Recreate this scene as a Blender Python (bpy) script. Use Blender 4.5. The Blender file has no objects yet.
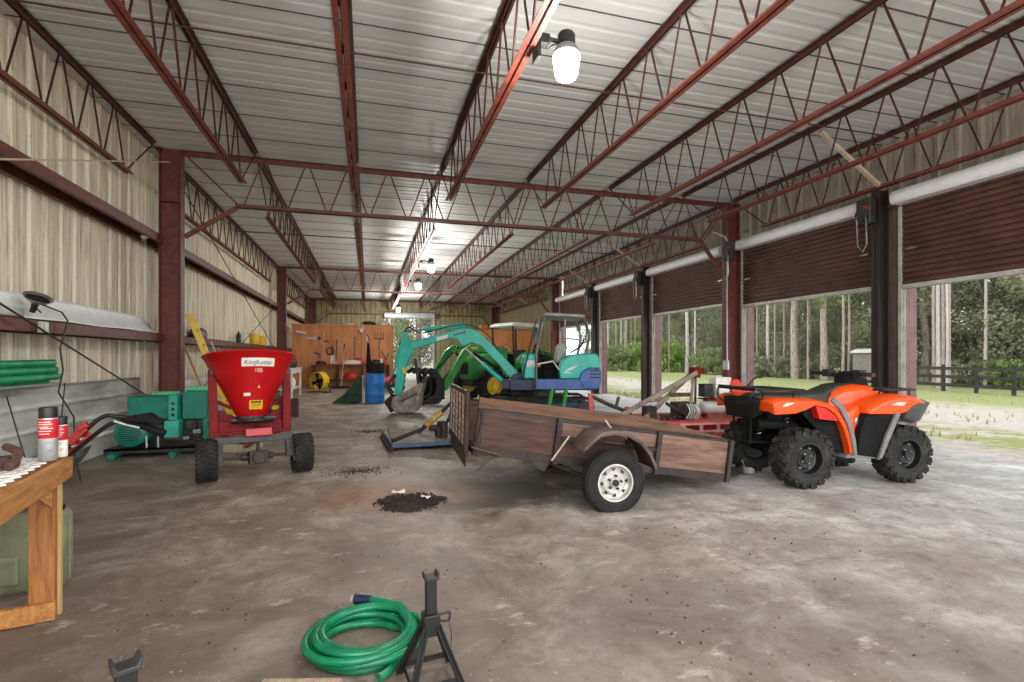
import bpy, bmesh, math, random
from mathutils import Vector, Matrix, Euler, noise
random.seed(7)
PI = math.pi
SC = bpy.context.scene
COL = SC.collection
V = Vector
def rad(a): return math.radians(a)

# ------------------------------------------------------------------ mesh builder
class MB:
    def __init__(s, M=None):
        s.v = []; s.f = []; s.M = M
    def add(s, vs, fs, M=None):
        b = len(s.v)
        for p in vs:
            p = V(p)
            if M is not None: p = M @ p
            if s.M is not None: p = s.M @ p
            s.v.append(p)
        s.f += [tuple(b + i for i in f) for f in fs]
        return s
    def box(s, a, b, M=None):
        x0, y0, z0 = a; x1, y1, z1 = b
        vs = [(x0,y0,z0),(x1,y0,z0),(x1,y1,z0),(x0,y1,z0),(x0,y0,z1),(x1,y0,z1),(x1,y1,z1),(x0,y1,z1)]
        return s.add(vs, [(0,3,2,1),(4,5,6,7),(0,1,5,4),(1,2,6,5),(2,3,7,6),(3,0,4,7)], M)
    def cbox(s, c, size, rot=None):
        h = [k / 2 for k in size]
        M = Matrix.Translation(c)
        if rot: M = M @ Euler(rot).to_matrix().to_4x4()
        return s.box([-k for k in h], h, M)
    def beam(s, p0, p1, w, h, up=(0, 0, 1)):
        p0, p1 = V(p0), V(p1); d = (p1 - p0); L = d.length; d.normalize()
        up = V(up)
        if abs(d.dot(up)) > .99: up = V((0, 1, 0)) if abs(d.y) < .9 else V((1, 0, 0))
        sx = d.cross(up).normalized(); uz = sx.cross(d)
        M = Matrix((sx, d, uz)).transposed().to_4x4(); M.translation = p0
        return s.box((-w/2, 0, -h/2), (w/2, L, h/2), M)
    def ring(s, c, a, b, r, n):
        return [c + a * (r * math.cos(2*PI*i/n)) + b * (r * math.sin(2*PI*i/n)) for i in range(n)]
    def tube(s, pts, r, n=8, closed=False, cap=True):
        pts = [V(p) for p in pts]; m = len(pts)
        rs = r if isinstance(r, (list, tuple)) else [r] * m
        tan = []
        for i in range(m):
            if closed: t = pts[(i+1) % m] - pts[i-1]
            else: t = pts[min(i+1, m-1)] - pts[max(i-1, 0)]
            tan.append(t.normalized())
        a = tan[0].orthogonal().normalized(); vs = []
        for i in range(m):
            a = (a - tan[i] * a.dot(tan[i])).normalized(); b = tan[i].cross(a)
            vs += s.ring(pts[i], a, b, rs[i], n)
        fs = []
        for i in range(m if closed else m - 1):
            j = (i + 1) % m
            for k in range(n):
                l = (k + 1) % n
                fs.append((i*n+k, i*n+l, j*n+l, j*n+k))
        if cap and not closed:
            fs.append(tuple(range(n))[::-1]); fs.append(tuple((m-1)*n + k for k in range(n)))
        return s.add(vs, fs)
    def cyl(s, p0, p1, r0, r1=None, n=16):
        return s.tube([p0, p1], [r0, r0 if r1 is None else r1], n)
    def lathe(s, prof, n=24, M=None, closed=False, cap=True):
        vs = []; m = len(prof)
        for r, z in prof:
            r = max(r, 1e-4)
            vs += [(r*math.cos(2*PI*i/n), r*math.sin(2*PI*i/n), z) for i in range(n)]
        fs = []
        for i in range(m if closed else m - 1):
            j = (i + 1) % m
            for k in range(n):
                l = (k + 1) % n
                fs.append((i*n+k, i*n+l, j*n+l, j*n+k))
        if not closed and cap:
            fs.append(tuple(range(n))[::-1]); fs.append(tuple((m-1)*n + k for k in range(n)))
        return s.add(vs, fs, M)
    def prism(s, poly, d0, d1, ax='y', M=None):
        n = len(poly)
        def P(a, b, d):
            return (a, d, b) if ax == 'y' else ((a, b, d) if ax == 'z' else (d, a, b))
        vs = [P(a, b, d0) for a, b in poly] + [P(a, b, d1) for a, b in poly]
        fs = [tuple(range(n)), tuple(range(2*n-1, n-1, -1))]
        for i in range(n):
            j = (i + 1) % n
            fs.append((i, i+n, j+n, j))
        return s.add(vs, fs, M)
    def grid(s, fn, nu, nv):
        vs = [fn(i / nu, j / nv) for j in range(nv + 1) for i in range(nu + 1)]
        fs = [(j*(nu+1)+i, j*(nu+1)+i+1, (j+1)*(nu+1)+i+1, (j+1)*(nu+1)+i) for j in range(nv) for i in range(nu)]
        return s.add(vs, fs)
    def loft(s, secs, cap=True):
        n = len(secs[0]); vs = [p for q in secs for p in q]; fs = []
        for i in range(len(secs) - 1):
            for k in range(n):
                l = (k + 1) % n
                fs.append((i*n+k, i*n+l, (i+1)*n+l, (i+1)*n+k))
        if cap:
            fs.append(tuple(range(n))[::-1]); fs.append(tuple((len(secs)-1)*n + k for k in range(n)))
        return s.add(vs, fs)
    def ell(s, c, r, n=14, m=9):
        prof = [(math.sin(PI*i/m), -math.cos(PI*i/m)) for i in range(m + 1)]
        M = Matrix.Translation(c) @ Matrix.Diagonal((r[0], r[1], r[2], 1))
        return s.lathe(prof, n, M)
    def build(s, name, mat, parent=None, bevel=0, bseg=2, ang=38, solid=0, weld=False, loc=None):
        me = bpy.data.meshes.new(name)
        me.from_pydata([tuple(p) for p in s.v], [], s.f)
        bm = bmesh.new(); bm.from_mesh(me)
        if weld: bmesh.ops.remove_doubles(bm, verts=bm.verts, dist=1e-4)
        if not solid: bmesh.ops.recalc_face_normals(bm, faces=bm.faces)
        bm.to_mesh(me); bm.free()
        me.materials.append(mat)
        me.polygons.foreach_set('use_smooth', [True] * len(me.polygons))
        me.set_sharp_from_angle(angle=rad(ang))
        o = bpy.data.objects.new(name, me); COL.objects.link(o)
        if parent: o.parent = parent
        if loc: o.location = loc
        if solid:
            md = o.modifiers.new('thick', 'SOLIDIFY'); md.thickness = solid; md.offset = 0
        if bevel:
            md = o.modifiers.new('bev', 'BEVEL'); md.width = bevel; md.segments = bseg
            md.limit_method = 'ANGLE'; md.angle_limit = rad(35)
        return o

def thing(name, label, cat, loc=(0, 0, 0), rz=0, group=None, rot=None):
    o = bpy.data.objects.new(name, None); COL.objects.link(o)
    o.empty_display_size = .1
    o.location = loc; o.rotation_euler = rot if rot else (0, 0, rad(rz))
    o['label'] = label; o['category'] = cat
    if group: o['group'] = group
    return o
def tag(o, label, cat, group=None, kind=None):
    o['label'] = label; o['category'] = cat
    if group: o['group'] = group
    if kind: o['kind'] = kind
    return o
def struct(o, label=None):
    o['kind'] = 'structure'
    if label: o['label'] = label
    return o
def sempty(name, loc=(0, 0, 0)):
    o = bpy.data.objects.new(name, None); COL.objects.link(o); o.location = loc; o['kind'] = 'structure'
    return o
def dup(root, loc=None, rz=None, label=None, group=None):
    r = root.copy(); COL.objects.link(r)
    if loc is not None: r.location = loc
    if rz is not None: r.rotation_euler = (0, 0, rad(rz))
    if label: r['label'] = label
    if group: r['group'] = group
    for ch in list(root.children):
        c = ch.copy(); COL.objects.link(c); c.parent = r
        for g in ch.children:
            d = g.copy(); COL.objects.link(d); d.parent = c
    return r
def arc(c, r, a0, a1, n, ax='xz'):
    out = []
    for i in range(n + 1):
        a = rad(a0 + (a1 - a0) * i / n)
        out.append((c[0] + r*math.cos(a), c[1] + r*math.sin(a)))
    return out
def fillet(pts, r, n=5):
    """round the inner corners of a 3-D polyline"""
    pts = [V(p) for p in pts]; out = [pts[0]]
    for i in range(1, len(pts) - 1):
        a, b, c = pts[i-1], pts[i], pts[i+1]
        d0, d1 = (a - b), (c - b); q = min(r, d0.length*.45, d1.length*.45)
        p0, p1 = b + d0.normalized()*q, b + d1.normalized()*q
        for k in range(n + 1):
            t = k / n
            out.append(p0*(1-t)**2 + b*2*t*(1-t) + p1*t*t)
    out.append(pts[-1]); return out
def text_mesh(txt, size, depth=.0):
    cu = bpy.data.curves.new('lettering', 'FONT'); cu.body = txt; cu.size = size
    cu.align_x = 'CENTER'; cu.align_y = 'CENTER'; cu.extrude = depth; cu.resolution_u = 3
    o = bpy.data.objects.new('lettering', cu); COL.objects.link(o)
    dg = bpy.context.evaluated_depsgraph_get()
    me = bpy.data.meshes.new_from_object(o.evaluated_get(dg))
    vs = [v.co.copy() for v in me.vertices]; fs = [tuple(p.vertices) for p in me.polygons]
    bpy.data.objects.remove(o); bpy.data.curves.remove(cu); bpy.data.meshes.remove(me)
    return vs, fs

# ------------------------------------------------------------------ materials
def lin(c):
    def f(u):
        u /= 255.
        return u/12.92 if u <= .04045 else ((u+.055)/1.055)**2.4
    return (f(c[0]), f(c[1]), f(c[2]), 1)
class NT:
    def __init__(s, name):
        s.m = bpy.data.materials.new(name); s.m.use_nodes = True
        s.t = s.m.node_tree; s.p = s.t.nodes['Principled BSDF']
        s.tc = s.t.nodes.new('ShaderNodeTexCoord')
    def node(s, k, **kw):
        n = s.t.nodes.new(k)
        for a, b in kw.items(): setattr(n, a, b)
        return n
    def link(s, a, b): s.t.links.new(a, b)
    def mapped(s, scale, loc=(0, 0, 0), rot=(0, 0, 0)):
        n = s.node('ShaderNodeMapping'); n.inputs['Scale'].default_value = scale
        n.inputs['Location'].default_value = loc; n.inputs['Rotation'].default_value = rot
        s.link(s.tc.outputs['Object'], n.inputs['Vector']); return n.outputs[0]
    def noise(s, scale=5, detail=4, rough=.6, vec=None, dist=0):
        n = s.node('ShaderNodeTexNoise'); n.inputs['Scale'].default_value = scale
        n.inputs['Detail'].default_value = detail; n.inputs['Roughness'].default_value = rough
        n.inputs['Distortion'].default_value = dist
        s.link(vec if vec else s.tc.outputs['Object'], n.inputs['Vector']); return n.outputs['Fac']
    def ramp(s, fac, stops, interp='LINEAR'):
        n = s.node('ShaderNodeValToRGB'); r = n.color_ramp; r.interpolation = interp
        while len(r.elements) < len(stops): r.elements.new(.5)
        for e, (p, c) in zip(r.elements, stops):
            e.position = p; e.color = c if len(c) == 4 else (*c, 1)
        s.link(fac, n.inputs[0]); return n.outputs[0]
    def mix(s, fac, a, b, mode='MIX'):
        n = s.node('ShaderNodeMix', data_type='RGBA', blend_type=mode)
        for k, q in ((0, fac), (6, a), (7, b)):
            if hasattr(q, 'is_linked'): s.link(q, n.inputs[k])
            else: n.inputs[k].default_value = q
        return n.outputs[2]
    def math(s, op, a, b=0.0, clamp=False):
        n = s.node('ShaderNodeMath', operation=op, use_clamp=clamp)
        for k, q in ((0, a), (1, b)):
            if hasattr(q, 'is_linked'): s.link(q, n.inputs[k])
            else: n.inputs[k].default_value = q
        return n.outputs[0]
    def sepxyz(s):
        n = s.node('ShaderNodeSeparateXYZ'); s.link(s.tc.outputs['Object'], n.inputs[0]); return n.outputs
    def bump(s, h, strength=.3, dist=.01):
        n = s.node('ShaderNodeBump'); n.inputs['Strength'].default_value = strength
        n.inputs['Distance'].default_value = dist; s.link(h, n.inputs['Height'])
        s.link(n.outputs[0], s.p.inputs['Normal'])
    def base(s, c):
        if hasattr(c, 'is_linked'): s.link(c, s.p.inputs['Base Color'])
        else: s.p.inputs['Base Color'].default_value = c
    def setp(s, rough=.5, metal=0, **kw):
        s.p.inputs['Roughness'].default_value = rough; s.p.inputs['Metallic'].default_value = metal
        for k, v in kw.items(): s.p.inputs[k].default_value = v
BW = ((0, 0, 0, 1), (1, 1, 1, 1))
def pm(name, c, c2=None, rough=.5, metal=0, scale=6, lo=.4, hi=.62, stretch=(1, 1, 1), bump=0, bscale=40, **kw):
    """plain or two-tone (worn) procedural material, colours in sRGB 0-255"""
    n = NT(name); n.setp(rough, metal, **kw)
    if c2 is None: c2 = tuple(k*.86 for k in c)
    f = n.noise(scale, 5, .62, n.mapped(stretch))
    n.base(n.ramp(f, [(lo, lin(c)), (hi, lin(c2))]))
    if bump: n.bump(n.noise(bscale, 3, .6, n.mapped(stretch)), bump, .004)
    return n.m
def glow(name, c, strength):
    n = NT(name); n.base(lin(c)); n.p.inputs['Emission Color'].default_value = lin(c)
    n.p.inputs['Emission Strength'].default_value = strength; return n.m

M = {}
M['red_oxide'] = pm('red_oxide_steel', (118, 58, 48), (76, 40, 34), .55, 0, 9, .35, .7)
M['joist_shaded'] = pm('joist_oxide_shaded', (88, 44, 36), (56, 34, 29), .55, 0, 7, .35, .7)  # red oxide with backlit shade put into the colour
M['joist_lit'] = pm('joist_oxide_lit', (142, 68, 54), (98, 50, 41), .5, 0, 7, .35, .7)  # same red oxide, lightened to paint in the daylight on the bottom chords
M['dark_oxide'] = pm('dark_oxide_steel', (84, 42, 36), (58, 34, 30), .55, 0, 7, .35, .7)
M['post_shaded'] = pm('post_oxide_shaded', (46, 33, 29), (34, 27, 25), .5, 0, 5)  # red oxide darkened, backlit shade of the door posts put into the colour
M['mauve'] = pm('mauve_trim', (116, 88, 86), (100, 74, 72), .5)
M['galv'] = pm('galvanised', (182, 186, 186), (142, 146, 146), .42, .55, 4, .35, .7, bump=.05, bscale=20)
M['galv_dull'] = pm('dull_galvanised', (208, 208, 202), (138, 138, 132), .5, .15, 2.2, .42, .68, (1, .4, 1))
M['zinc'] = pm('pale_zinc', (206, 206, 200), (176, 176, 168), .5, .2)
M['white_paint'] = pm('white_paint', (232, 232, 228), (214, 214, 208), .4)
M['housing'] = pm('door_housing_white', (244, 245, 246), (236, 238, 240), .4)
M['curtain'] = pm('brown_door_slat', (98, 66, 58), (82, 54, 48), .38, 0, 3)
M['pale_wood'] = pm('pale_timber', (206, 190, 164), (178, 160, 132), .7, 0, 3, .3, .7, (1, 1, 6))
M['pine'] = pm('pine_timber', (196, 140, 78), (150, 94, 46), .65, 0, 3.5, .32, .66, (1.2, 9, 9), .15, 30)
M['pine_leg'] = pm('pine_upright', (176, 118, 62), (128, 78, 38), .65, 0, 4, .32, .66, (9, 9, 1), .15, 30)
M['plywood'] = pm('orange_plywood', (216, 146, 92), (178, 106, 60), .6, 0, 2.2, .3, .7, (1.5, 1, .35))
M['oldwood'] = pm('weathered_trailer_board', (90, 60, 46), (48, 33, 28), .75, 0, 4.5, .33, .66, (.7, 3, 7), .4, 30)
M['pinkwood'] = pm('faded_pink_board', (138, 108, 92), (90, 65, 54), .75, 0, 3.2, .34, .66, (.8, 3, 6), .35, 30)
M['plankwood'] = pm('brown_top_plank', (114, 80, 58), (68, 47, 36), .75, 0, 4, .34, .66, (.6, 3, 6), .35, 30)
M['rustdark'] = pm('rusty_dark_steel', (60, 49, 44), (40, 32, 30), .6, .2, 8, .35, .65, bump=.2)
M['rust'] = pm('rust_brown', (110, 72, 58), (66, 46, 42), .7, .1, 14, .35, .65, bump=.3)
M['rubber'] = pm('tyre_rubber', (34, 34, 34), (44, 43, 42), .75, 0, 9, bump=.2, **{'Specular IOR Level': .2})
M['rubber_dust'] = pm('dusty_tyre_rubber', (40, 40, 39), (68, 66, 62), .8, 0, 7, .45, .75, bump=.2, **{'Specular IOR Level': .2})
M['black'] = pm('satin_black', (22, 22, 23), (30, 30, 30), .45)
M['black_matte'] = pm('matte_black_plastic', (18, 18, 19), (26, 26, 26), .7, **{'Specular IOR Level': .15})
M['steel'] = pm('bare_steel', (176, 176, 174), (140, 140, 138), .35, .8)
M['dark_steel'] = pm('dark_steel', (66, 66, 66), (48, 47, 46), .5, .4, 12)
M['chrome_rim'] = pm('silver_wheel', (214, 212, 208), (186, 182, 176), .35, .35)
M['spreader_red'] = pm('spreader_red', (190, 8, 16), (172, 7, 14), .36, 0, 3)
M['deep_red'] = pm('dark_red_paint', (122, 10, 14), (94, 10, 13), .5, 0, 5, **{'Specular IOR Level': .15})
M['mower_red'] = pm('faded_red_paint', (196, 92, 88), (170, 62, 60), .55, 0, 6)
M['atv_orange'] = pm('atv_orange', (236, 80, 18), (226, 74, 16), .28, 0, 2)
M['grey_plastic'] = pm('grey_plastic', (120, 120, 118), (106, 106, 104), .55)
M['teal'] = pm('excavator_teal', (52, 196, 178), (42, 176, 160), .38, 0, 3)
M['gen_teal'] = pm('generator_teal', (22, 134, 112), (16, 112, 94), .4, 0, 4)
M['blue_panel'] = pm('excavator_blue', (76, 108, 176), (62, 92, 158), .4, 0, 3)
M['navy'] = pm('navy_paint', (34, 48, 84), (26, 38, 66), .45)
M['green'] = pm('tractor_green', (44, 148, 58), (34, 126, 48), .38, 0, 3)
M['yellow'] = pm('yellow_paint', (240, 200, 40), (224, 180, 30), .42)
M['barrel_blue'] = pm('barrel_blue', (40, 136, 224), (34, 120, 206), .42)
M['hose_green'] = pm('hose_green', (8, 122, 82), (6, 98, 66), .32, 0, 12)
M['olive'] = pm('olive_can', (136, 142, 112), (116, 122, 96), .5, 0, 5)
M['greengrey'] = pm('dark_green_canvas', (50, 78, 60), (38, 60, 48), .8)
M['bundle_green'] = pm('green_panel', (28, 158, 104), (18, 132, 86), .5, 0, 5)
M['label_white'] = pm('label_white', (238, 234, 222), (228, 222, 210), .5)
M['ink'] = pm('label_ink', (24, 22, 24), (30, 28, 28), .5)
M['sheet_white'] = pm('white_sheet_metal', (244, 246, 245), (226, 229, 228), .45, 0, 2)
M['canopy_white'] = pm('canopy_white', (222, 220, 212), (204, 202, 194), .5)
M['seat_grey'] = pm('seat_grey', (176, 178, 174), (152, 154, 150), .6)
M['bucket_grey'] = pm('bucket_grey', (158, 152, 144), (112, 104, 96), .55, .3, 6)
M['mower_blue'] = pm('cutter_blue', (62, 98, 134), (70, 84, 98), .5, 0, 6)
M['deck_grey'] = pm('dusty_deck', (150, 138, 124), (112, 100, 90), .7, 0, 5)
M['red_plastic'] = pm('red_plastic', (204, 40, 44), (184, 34, 38), .42)
M['red_lens'] = pm('red_reflector', (220, 40, 36), (200, 30, 30), .25)
M['can_red'] = pm('spray_can_red', (200, 34, 48), (186, 28, 42), .35)
M['can_silver'] = pm('spray_can_silver', (196, 198, 198), (176, 178, 178), .35, .5)
M['bark'] = pm('pine_bark', (190, 178, 168), (128, 112, 102), .85, 0, 5, .34, .66, (3, 3, .8), .5, 14)
M['bark_pale'] = pm('pale_bark', (214, 208, 202), (170, 160, 152), .85, 0, 5, .34, .66, (3, 3, .8), .5, 14)
M['fence'] = pm('black_fence_board', (64, 62, 58), (44, 42, 40), .8)
M['shed'] = pm('shed_grey', (138, 132, 128), (122, 116, 112), .6)
M['cord'] = pm('black_cord', (24, 22, 22), (30, 28, 28), .6)
M['dash_green'] = pm('seat_vinyl', (40, 42, 36), (50, 52, 44), .5)
def leafmat(name, a, b):
    n = NT(name); n.setp(.6)
    f = n.noise(.9, 3, .6); g = n.noise(9, 2, .6)
    c = n.ramp(f, [(.35, lin(a)), (.65, lin(b))])
    c = n.mix(n.math('MULTIPLY', g, .5), c, lin(tuple(k*.55 for k in a)))
    n.base(c)
    tr = n.node('ShaderNodeBsdfTranslucent'); n.link(c, tr.inputs[0])
    mx = n.node('ShaderNodeMixShader'); mx.inputs[0].default_value = .35
    n.link(n.p.outputs[0], mx.inputs[1]); n.link(tr.outputs[0], mx.inputs[2])
    n.link(mx.outputs[0], n.t.nodes['Material Output'].inputs[0])
    return n.m
M['leaf_dark'] = leafmat('dark_oak_leaves', (150, 156, 124), (188, 188, 154))
M['leaf_mid'] = leafmat('mid_leaves', (136, 152, 98), (176, 184, 134))
M['leaf_bright'] = leafmat('bright_leaves', (140, 166, 84), (176, 194, 116))

# painted setting surfaces
n = NT('stained_concrete'); n.setp(.62)
x, y, z = n.sepxyz()
big = n.noise(.42, 6, .66); mid = n.noise(1.5, 9, .74, None, .5); fine = n.noise(16, 6, .75); streak = n.noise(1.3, 8, .72, n.mapped((.6, 2.0, 1)))
c = n.ramp(mid, [(.3, lin((106, 94, 81))), (.49, lin((150, 139, 125))), (.68, lin((204, 195, 182)))])
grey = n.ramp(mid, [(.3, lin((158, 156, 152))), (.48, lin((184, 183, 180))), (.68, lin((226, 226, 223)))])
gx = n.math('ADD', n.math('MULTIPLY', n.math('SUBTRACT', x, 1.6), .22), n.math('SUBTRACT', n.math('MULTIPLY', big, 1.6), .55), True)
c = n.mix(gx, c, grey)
c = n.mix(n.math('MULTIPLY', n.ramp(n.noise(.9, 7, .7, n.mapped((1, 1, 1), (11, 4, 0))), [(.5, (0, 0, 0)), (.66, (1, 1, 1))]), .5), c, lin((134, 112, 94)))
# brown dirt film on the near, left part of the slab and along the bays
d1 = n.math('SUBTRACT', n.math('MULTIPLY', n.math('SUBTRACT', 6.6, y), .16), n.math('MULTIPLY', n.math('ADD', x, -1.2), .10))
d1 = n.math('ADD', d1, n.math('MULTIPLY', n.math('SUBTRACT', big, .5), 1.3), True)
c = n.mix(n.math('MULTIPLY', d1, .82), c, lin((84, 70, 60)))
c = n.mix(n.math('MULTIPLY', n.ramp(streak, [(.54, (0, 0, 0)), (.72, (1, 1, 1))]), .42), c, lin((84, 68, 55)))
c = n.mix(n.math('MULTIPLY', n.ramp(n.noise(2.3, 6, .7, n.mapped((1, 2.0, 1), (3, 9, 0))), [(.6, (0, 0, 0)), (.7, (1, 1, 1))]), .55), c, lin((214, 206, 196)))
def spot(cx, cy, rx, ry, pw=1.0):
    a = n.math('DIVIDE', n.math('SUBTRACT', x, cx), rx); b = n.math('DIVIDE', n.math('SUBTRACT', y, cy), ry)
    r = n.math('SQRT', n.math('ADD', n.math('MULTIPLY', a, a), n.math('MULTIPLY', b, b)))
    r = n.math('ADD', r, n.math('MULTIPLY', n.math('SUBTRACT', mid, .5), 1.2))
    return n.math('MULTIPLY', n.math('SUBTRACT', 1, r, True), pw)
c = n.mix(n.math('MINIMUM', spot(1.1, 5.1, 1.5, .75, 1.6), .8), c, lin((56, 42, 33)))  # dirt around the heap, with shadow under the trailer painted into the same stain
c = n.mix(n.math('MINIMUM', spot(.3, 5.3, .9, .8, 1.2), .55), c, lin((150, 100, 66)))
c = n.mix(n.math('MINIMUM', spot(2.2, 8.0, 1.8, 2.2, 1.2), .5), c, lin((96, 80, 68)))
c = n.mix(n.math('MULTIPLY', n.ramp(n.noise(5.5, 8, .75), [(.5, (0, 0, 0)), (.64, (1, 1, 1))]), .4), c, lin((88, 76, 66)))
c = n.mix(n.math('MULTIPLY', n.ramp(fine, [(.58, (0, 0, 0)), (.68, (1, 1, 1))]), .5), c, lin((70, 60, 52)))
c = n.mix(n.math('MULTIPLY', n.ramp(n.noise(38, 3, .6, n.mapped((1, 1, 1), (5, 2, 0))), [(.67, (0, 0, 0)), (.72, (1, 1, 1))]), .6), c, lin((206, 198, 186)))
n.base(c)
rr = n.ramp(mid, [(.3, (.42, .42, .42, 1)), (.7, (.7, .7, .7, 1))]); n.link(rr, n.p.inputs['Roughness'])
n.bump(n.math('ADD', n.math('MULTIPLY', fine, .6), mid), .25, .012)
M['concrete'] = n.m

def wallmat(name, a, b, stain, amt):
    n = NT(name); n.setp(.7)
    v1 = n.noise(3.2, 5, .65, n.mapped((3, 3, .16))); v2 = n.noise(9, 5, .7, n.mapped((3, 3, .1))); sp = n.noise(30, 3, .6)
    c = n.ramp(v1, [(.3, lin(a)), (.68, lin(b))])
    c = n.mix(n.math('MULTIPLY', n.ramp(v2, [(.5, (0, 0, 0)), (.66, (1, 1, 1))]), amt), c, lin(stain))
    c = n.mix(n.math('MULTIPLY', n.ramp(sp, [(.64, (0, 0, 0)), (.7, (1, 1, 1))]), .5), c, lin(tuple(k*.7 for k in stain)))
    n.base(c); n.bump(v2, .15, .01); return n.m
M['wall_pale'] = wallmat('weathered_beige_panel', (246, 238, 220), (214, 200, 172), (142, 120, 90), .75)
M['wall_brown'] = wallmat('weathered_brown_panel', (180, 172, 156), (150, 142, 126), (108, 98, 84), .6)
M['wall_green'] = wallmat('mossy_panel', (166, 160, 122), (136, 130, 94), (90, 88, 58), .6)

n = NT('galvalume_roof'); n.setp(.5, .1)
f = n.noise(1.1, 4, .55, n.mapped((.5, .9, 1))); g = n.noise(5, 4, .6)
c = n.ramp(f, [(.3, lin((226, 226, 224))), (.7, lin((204, 206, 205)))])
c = n.mix(n.math('MULTIPLY', g, .25), c, lin((184, 186, 185))); n.base(c)
M['roof'] = n.m

n = NT('sand_and_grass'); n.setp(.9)
x, y, z = n.sepxyz()
big = n.noise(.16, 5, .6); mid = n.noise(1.1, 6, .7); fin = n.noise(7, 5, .7)
sand = n.ramp(fin, [(.3, lin((150, 141, 129))), (.7, lin((190, 182, 172)))])
grass = n.ramp(fin, [(.3, lin((104, 118, 56))), (.7, lin((152, 156, 92)))])
fx = n.math('ADD', n.math('MULTIPLY', n.math('SUBTRACT', x, 15.6), .45), n.math('MULTIPLY', n.math('SUBTRACT', big, .5), 2.0))
fx = n.math('ADD', fx, n.math('MULTIPLY', n.math('SUBTRACT', mid, .5), 2.2), True)
edge = n.math('MULTIPLY', n.math('SUBTRACT', 1.25, n.math('ABSOLUTE', n.math('MULTIPLY', n.math('SUBTRACT', x, 10.7), .75))), 1.6, True)
edge = n.math('MULTIPLY', edge, n.ramp(mid, [(.43, (0, 0, 0)), (.54, (1, 1, 1))]))
fx = n.math('MULTIPLY', fx, n.ramp(fin, [(.3, (.55, .55, .55)), (.55, (1, 1, 1))]))
c = n.mix(n.math('MAXIMUM', fx, edge), sand, grass); n.base(c)
n.bump(fin, .5, .05)
M['earth'] = n.m
# ================================================================== SETTING
XL, XR, Y0, Y1, ZR = -3.8, 8.6, -2.2, 34.0, 5.12
FY = [-1.6, 10.2, 22.0, 33.7]
b = MB(); b.grid(lambda u, v: (XL - .05 + u*(8.62 - XL + .05), Y0 + v*(Y1 + .1 - Y0), 0), 6, 12)
b.box((XL - .05, Y0, -.12), (8.62, Y1 + .1, -.004))
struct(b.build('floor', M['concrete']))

def panel_poly(a0, a1, base, out, pitch, h, w0, w1, back):
    """(along, across) outline of a ribbed sheet: ribs stand h out of base towards out (+1/-1)"""
    p = [(a0, base)]; a = a0 + pitch*.5
    while a + w0 < a1:
        p += [(a - w0/2, base), (a - w1/2, base + out*h), (a + w1/2, base + out*h), (a + w0/2, base)]
        a += pitch
    p += [(a1, base), (a1, back), (a0, back)]
    return p
sw = lambda q: [(k[1], k[0]) for k in q]
b = MB(); b.prism(sw(panel_poly(Y0, Y1, XL, 1, .32, .024, .11, .05, XL - .05)), 0, ZR + .02, 'z')
struct(b.build('wall_left', M['wall_pale'], ang=15))
b = MB()
b.prism(sw(panel_poly(Y0, 22.0, XR + .1, -1, .295, .035, .1, .05, XR + .15)), 3.92, ZR + .02, 'z')
struct(b.build('wall_right', M['wall_brown'], ang=15))
b = MB(); b.prism(sw(panel_poly(22.25, Y1, XR + .1, -1, .295, .035, .1, .05, XR + .15)), 0, ZR + .02, 'z')
struct(b.build('wall_right_rear', M['wall_green'], ang=15))
b = MB()
for x0, x1, z0, z1 in ((XL, 1.05, 0, ZR + .02), (4.2, XR + .14, 0, ZR + .02), (1.05, 4.2, 4.0, ZR + .02)):
    b.prism(panel_poly(x0, x1, Y1, -1, .295, .035, .1, .05, Y1 + .05), z0, z1, 'z')
struct(b.build('wall_back', M['wall_green'], ang=15))
# roof sheets: shallow grooves, every fourth one flat, its lap shadow painted as a strip below
p = []; a = Y0; k = 0
while a < Y1 - .25:
    if k % 4 == 0: p += [(a, ZR), (a + .03, ZR)]
    else: p += [(a, ZR), (a + .025, ZR + .008), (a + .065, ZR + .008), (a + .09, ZR)]
    a += .225; k += 1
p += [(Y1 + .05, ZR), (Y1 + .05, ZR + .075), (Y0, ZR + .075)]
b = MB(); b.prism(p, XL - .1, XR + .2, 'x')
ceil_ = struct(b.build('ceiling', M['roof'], ang=12))
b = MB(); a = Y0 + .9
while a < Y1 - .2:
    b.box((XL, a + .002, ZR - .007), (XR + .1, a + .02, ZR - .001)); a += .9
b.build('lap_seam', pm('seam_shadow', (66, 66, 66), (84, 84, 84), .6), ceil_)  # dark strips paint the shade of the lap grooves

# ---------------- columns (wide-flange) and door posts
def wide_flange(b, x, y, wx, wy, z0, z1, t=.014):
    b.box((x - wx/2, y - wy/2, z0), (x - wx/2 + t, y + wy/2, z1)); b.box((x + wx/2 - t, y - wy/2, z0), (x + wx/2, y + wy/2, z1))
    b.box((x - wx/2, y - t/2, z0), (x + wx/2, y + t/2, z1))
for i, y in enumerate(FY):
    for x, nm in ((-3.31, 'l'), (8.3, 'r')):
        if i == 0 and nm == 'r': continue
        b = MB(); wide_flange(b, x, y, .34, .2, .015, 5.03)
        b.box((x - .2, y - .15, 0), (x + .2, y + .15, .015))
        b.box((x - .155, y - .095, 4.1), (x + .155, y + .095, 4.112))
        struct(b.build('steel_column', M['red_oxide'], bevel=.002, bseg=1))
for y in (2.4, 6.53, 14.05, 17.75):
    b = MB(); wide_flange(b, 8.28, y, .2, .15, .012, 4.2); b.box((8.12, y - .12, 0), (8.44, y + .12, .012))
    struct(b.build('door_column', M['post_shaded'], bevel=.002, bseg=1))
posts = [-1.6, 2.4, 6.49, 10.2, 14.12, 17.85, 22.0]
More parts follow.
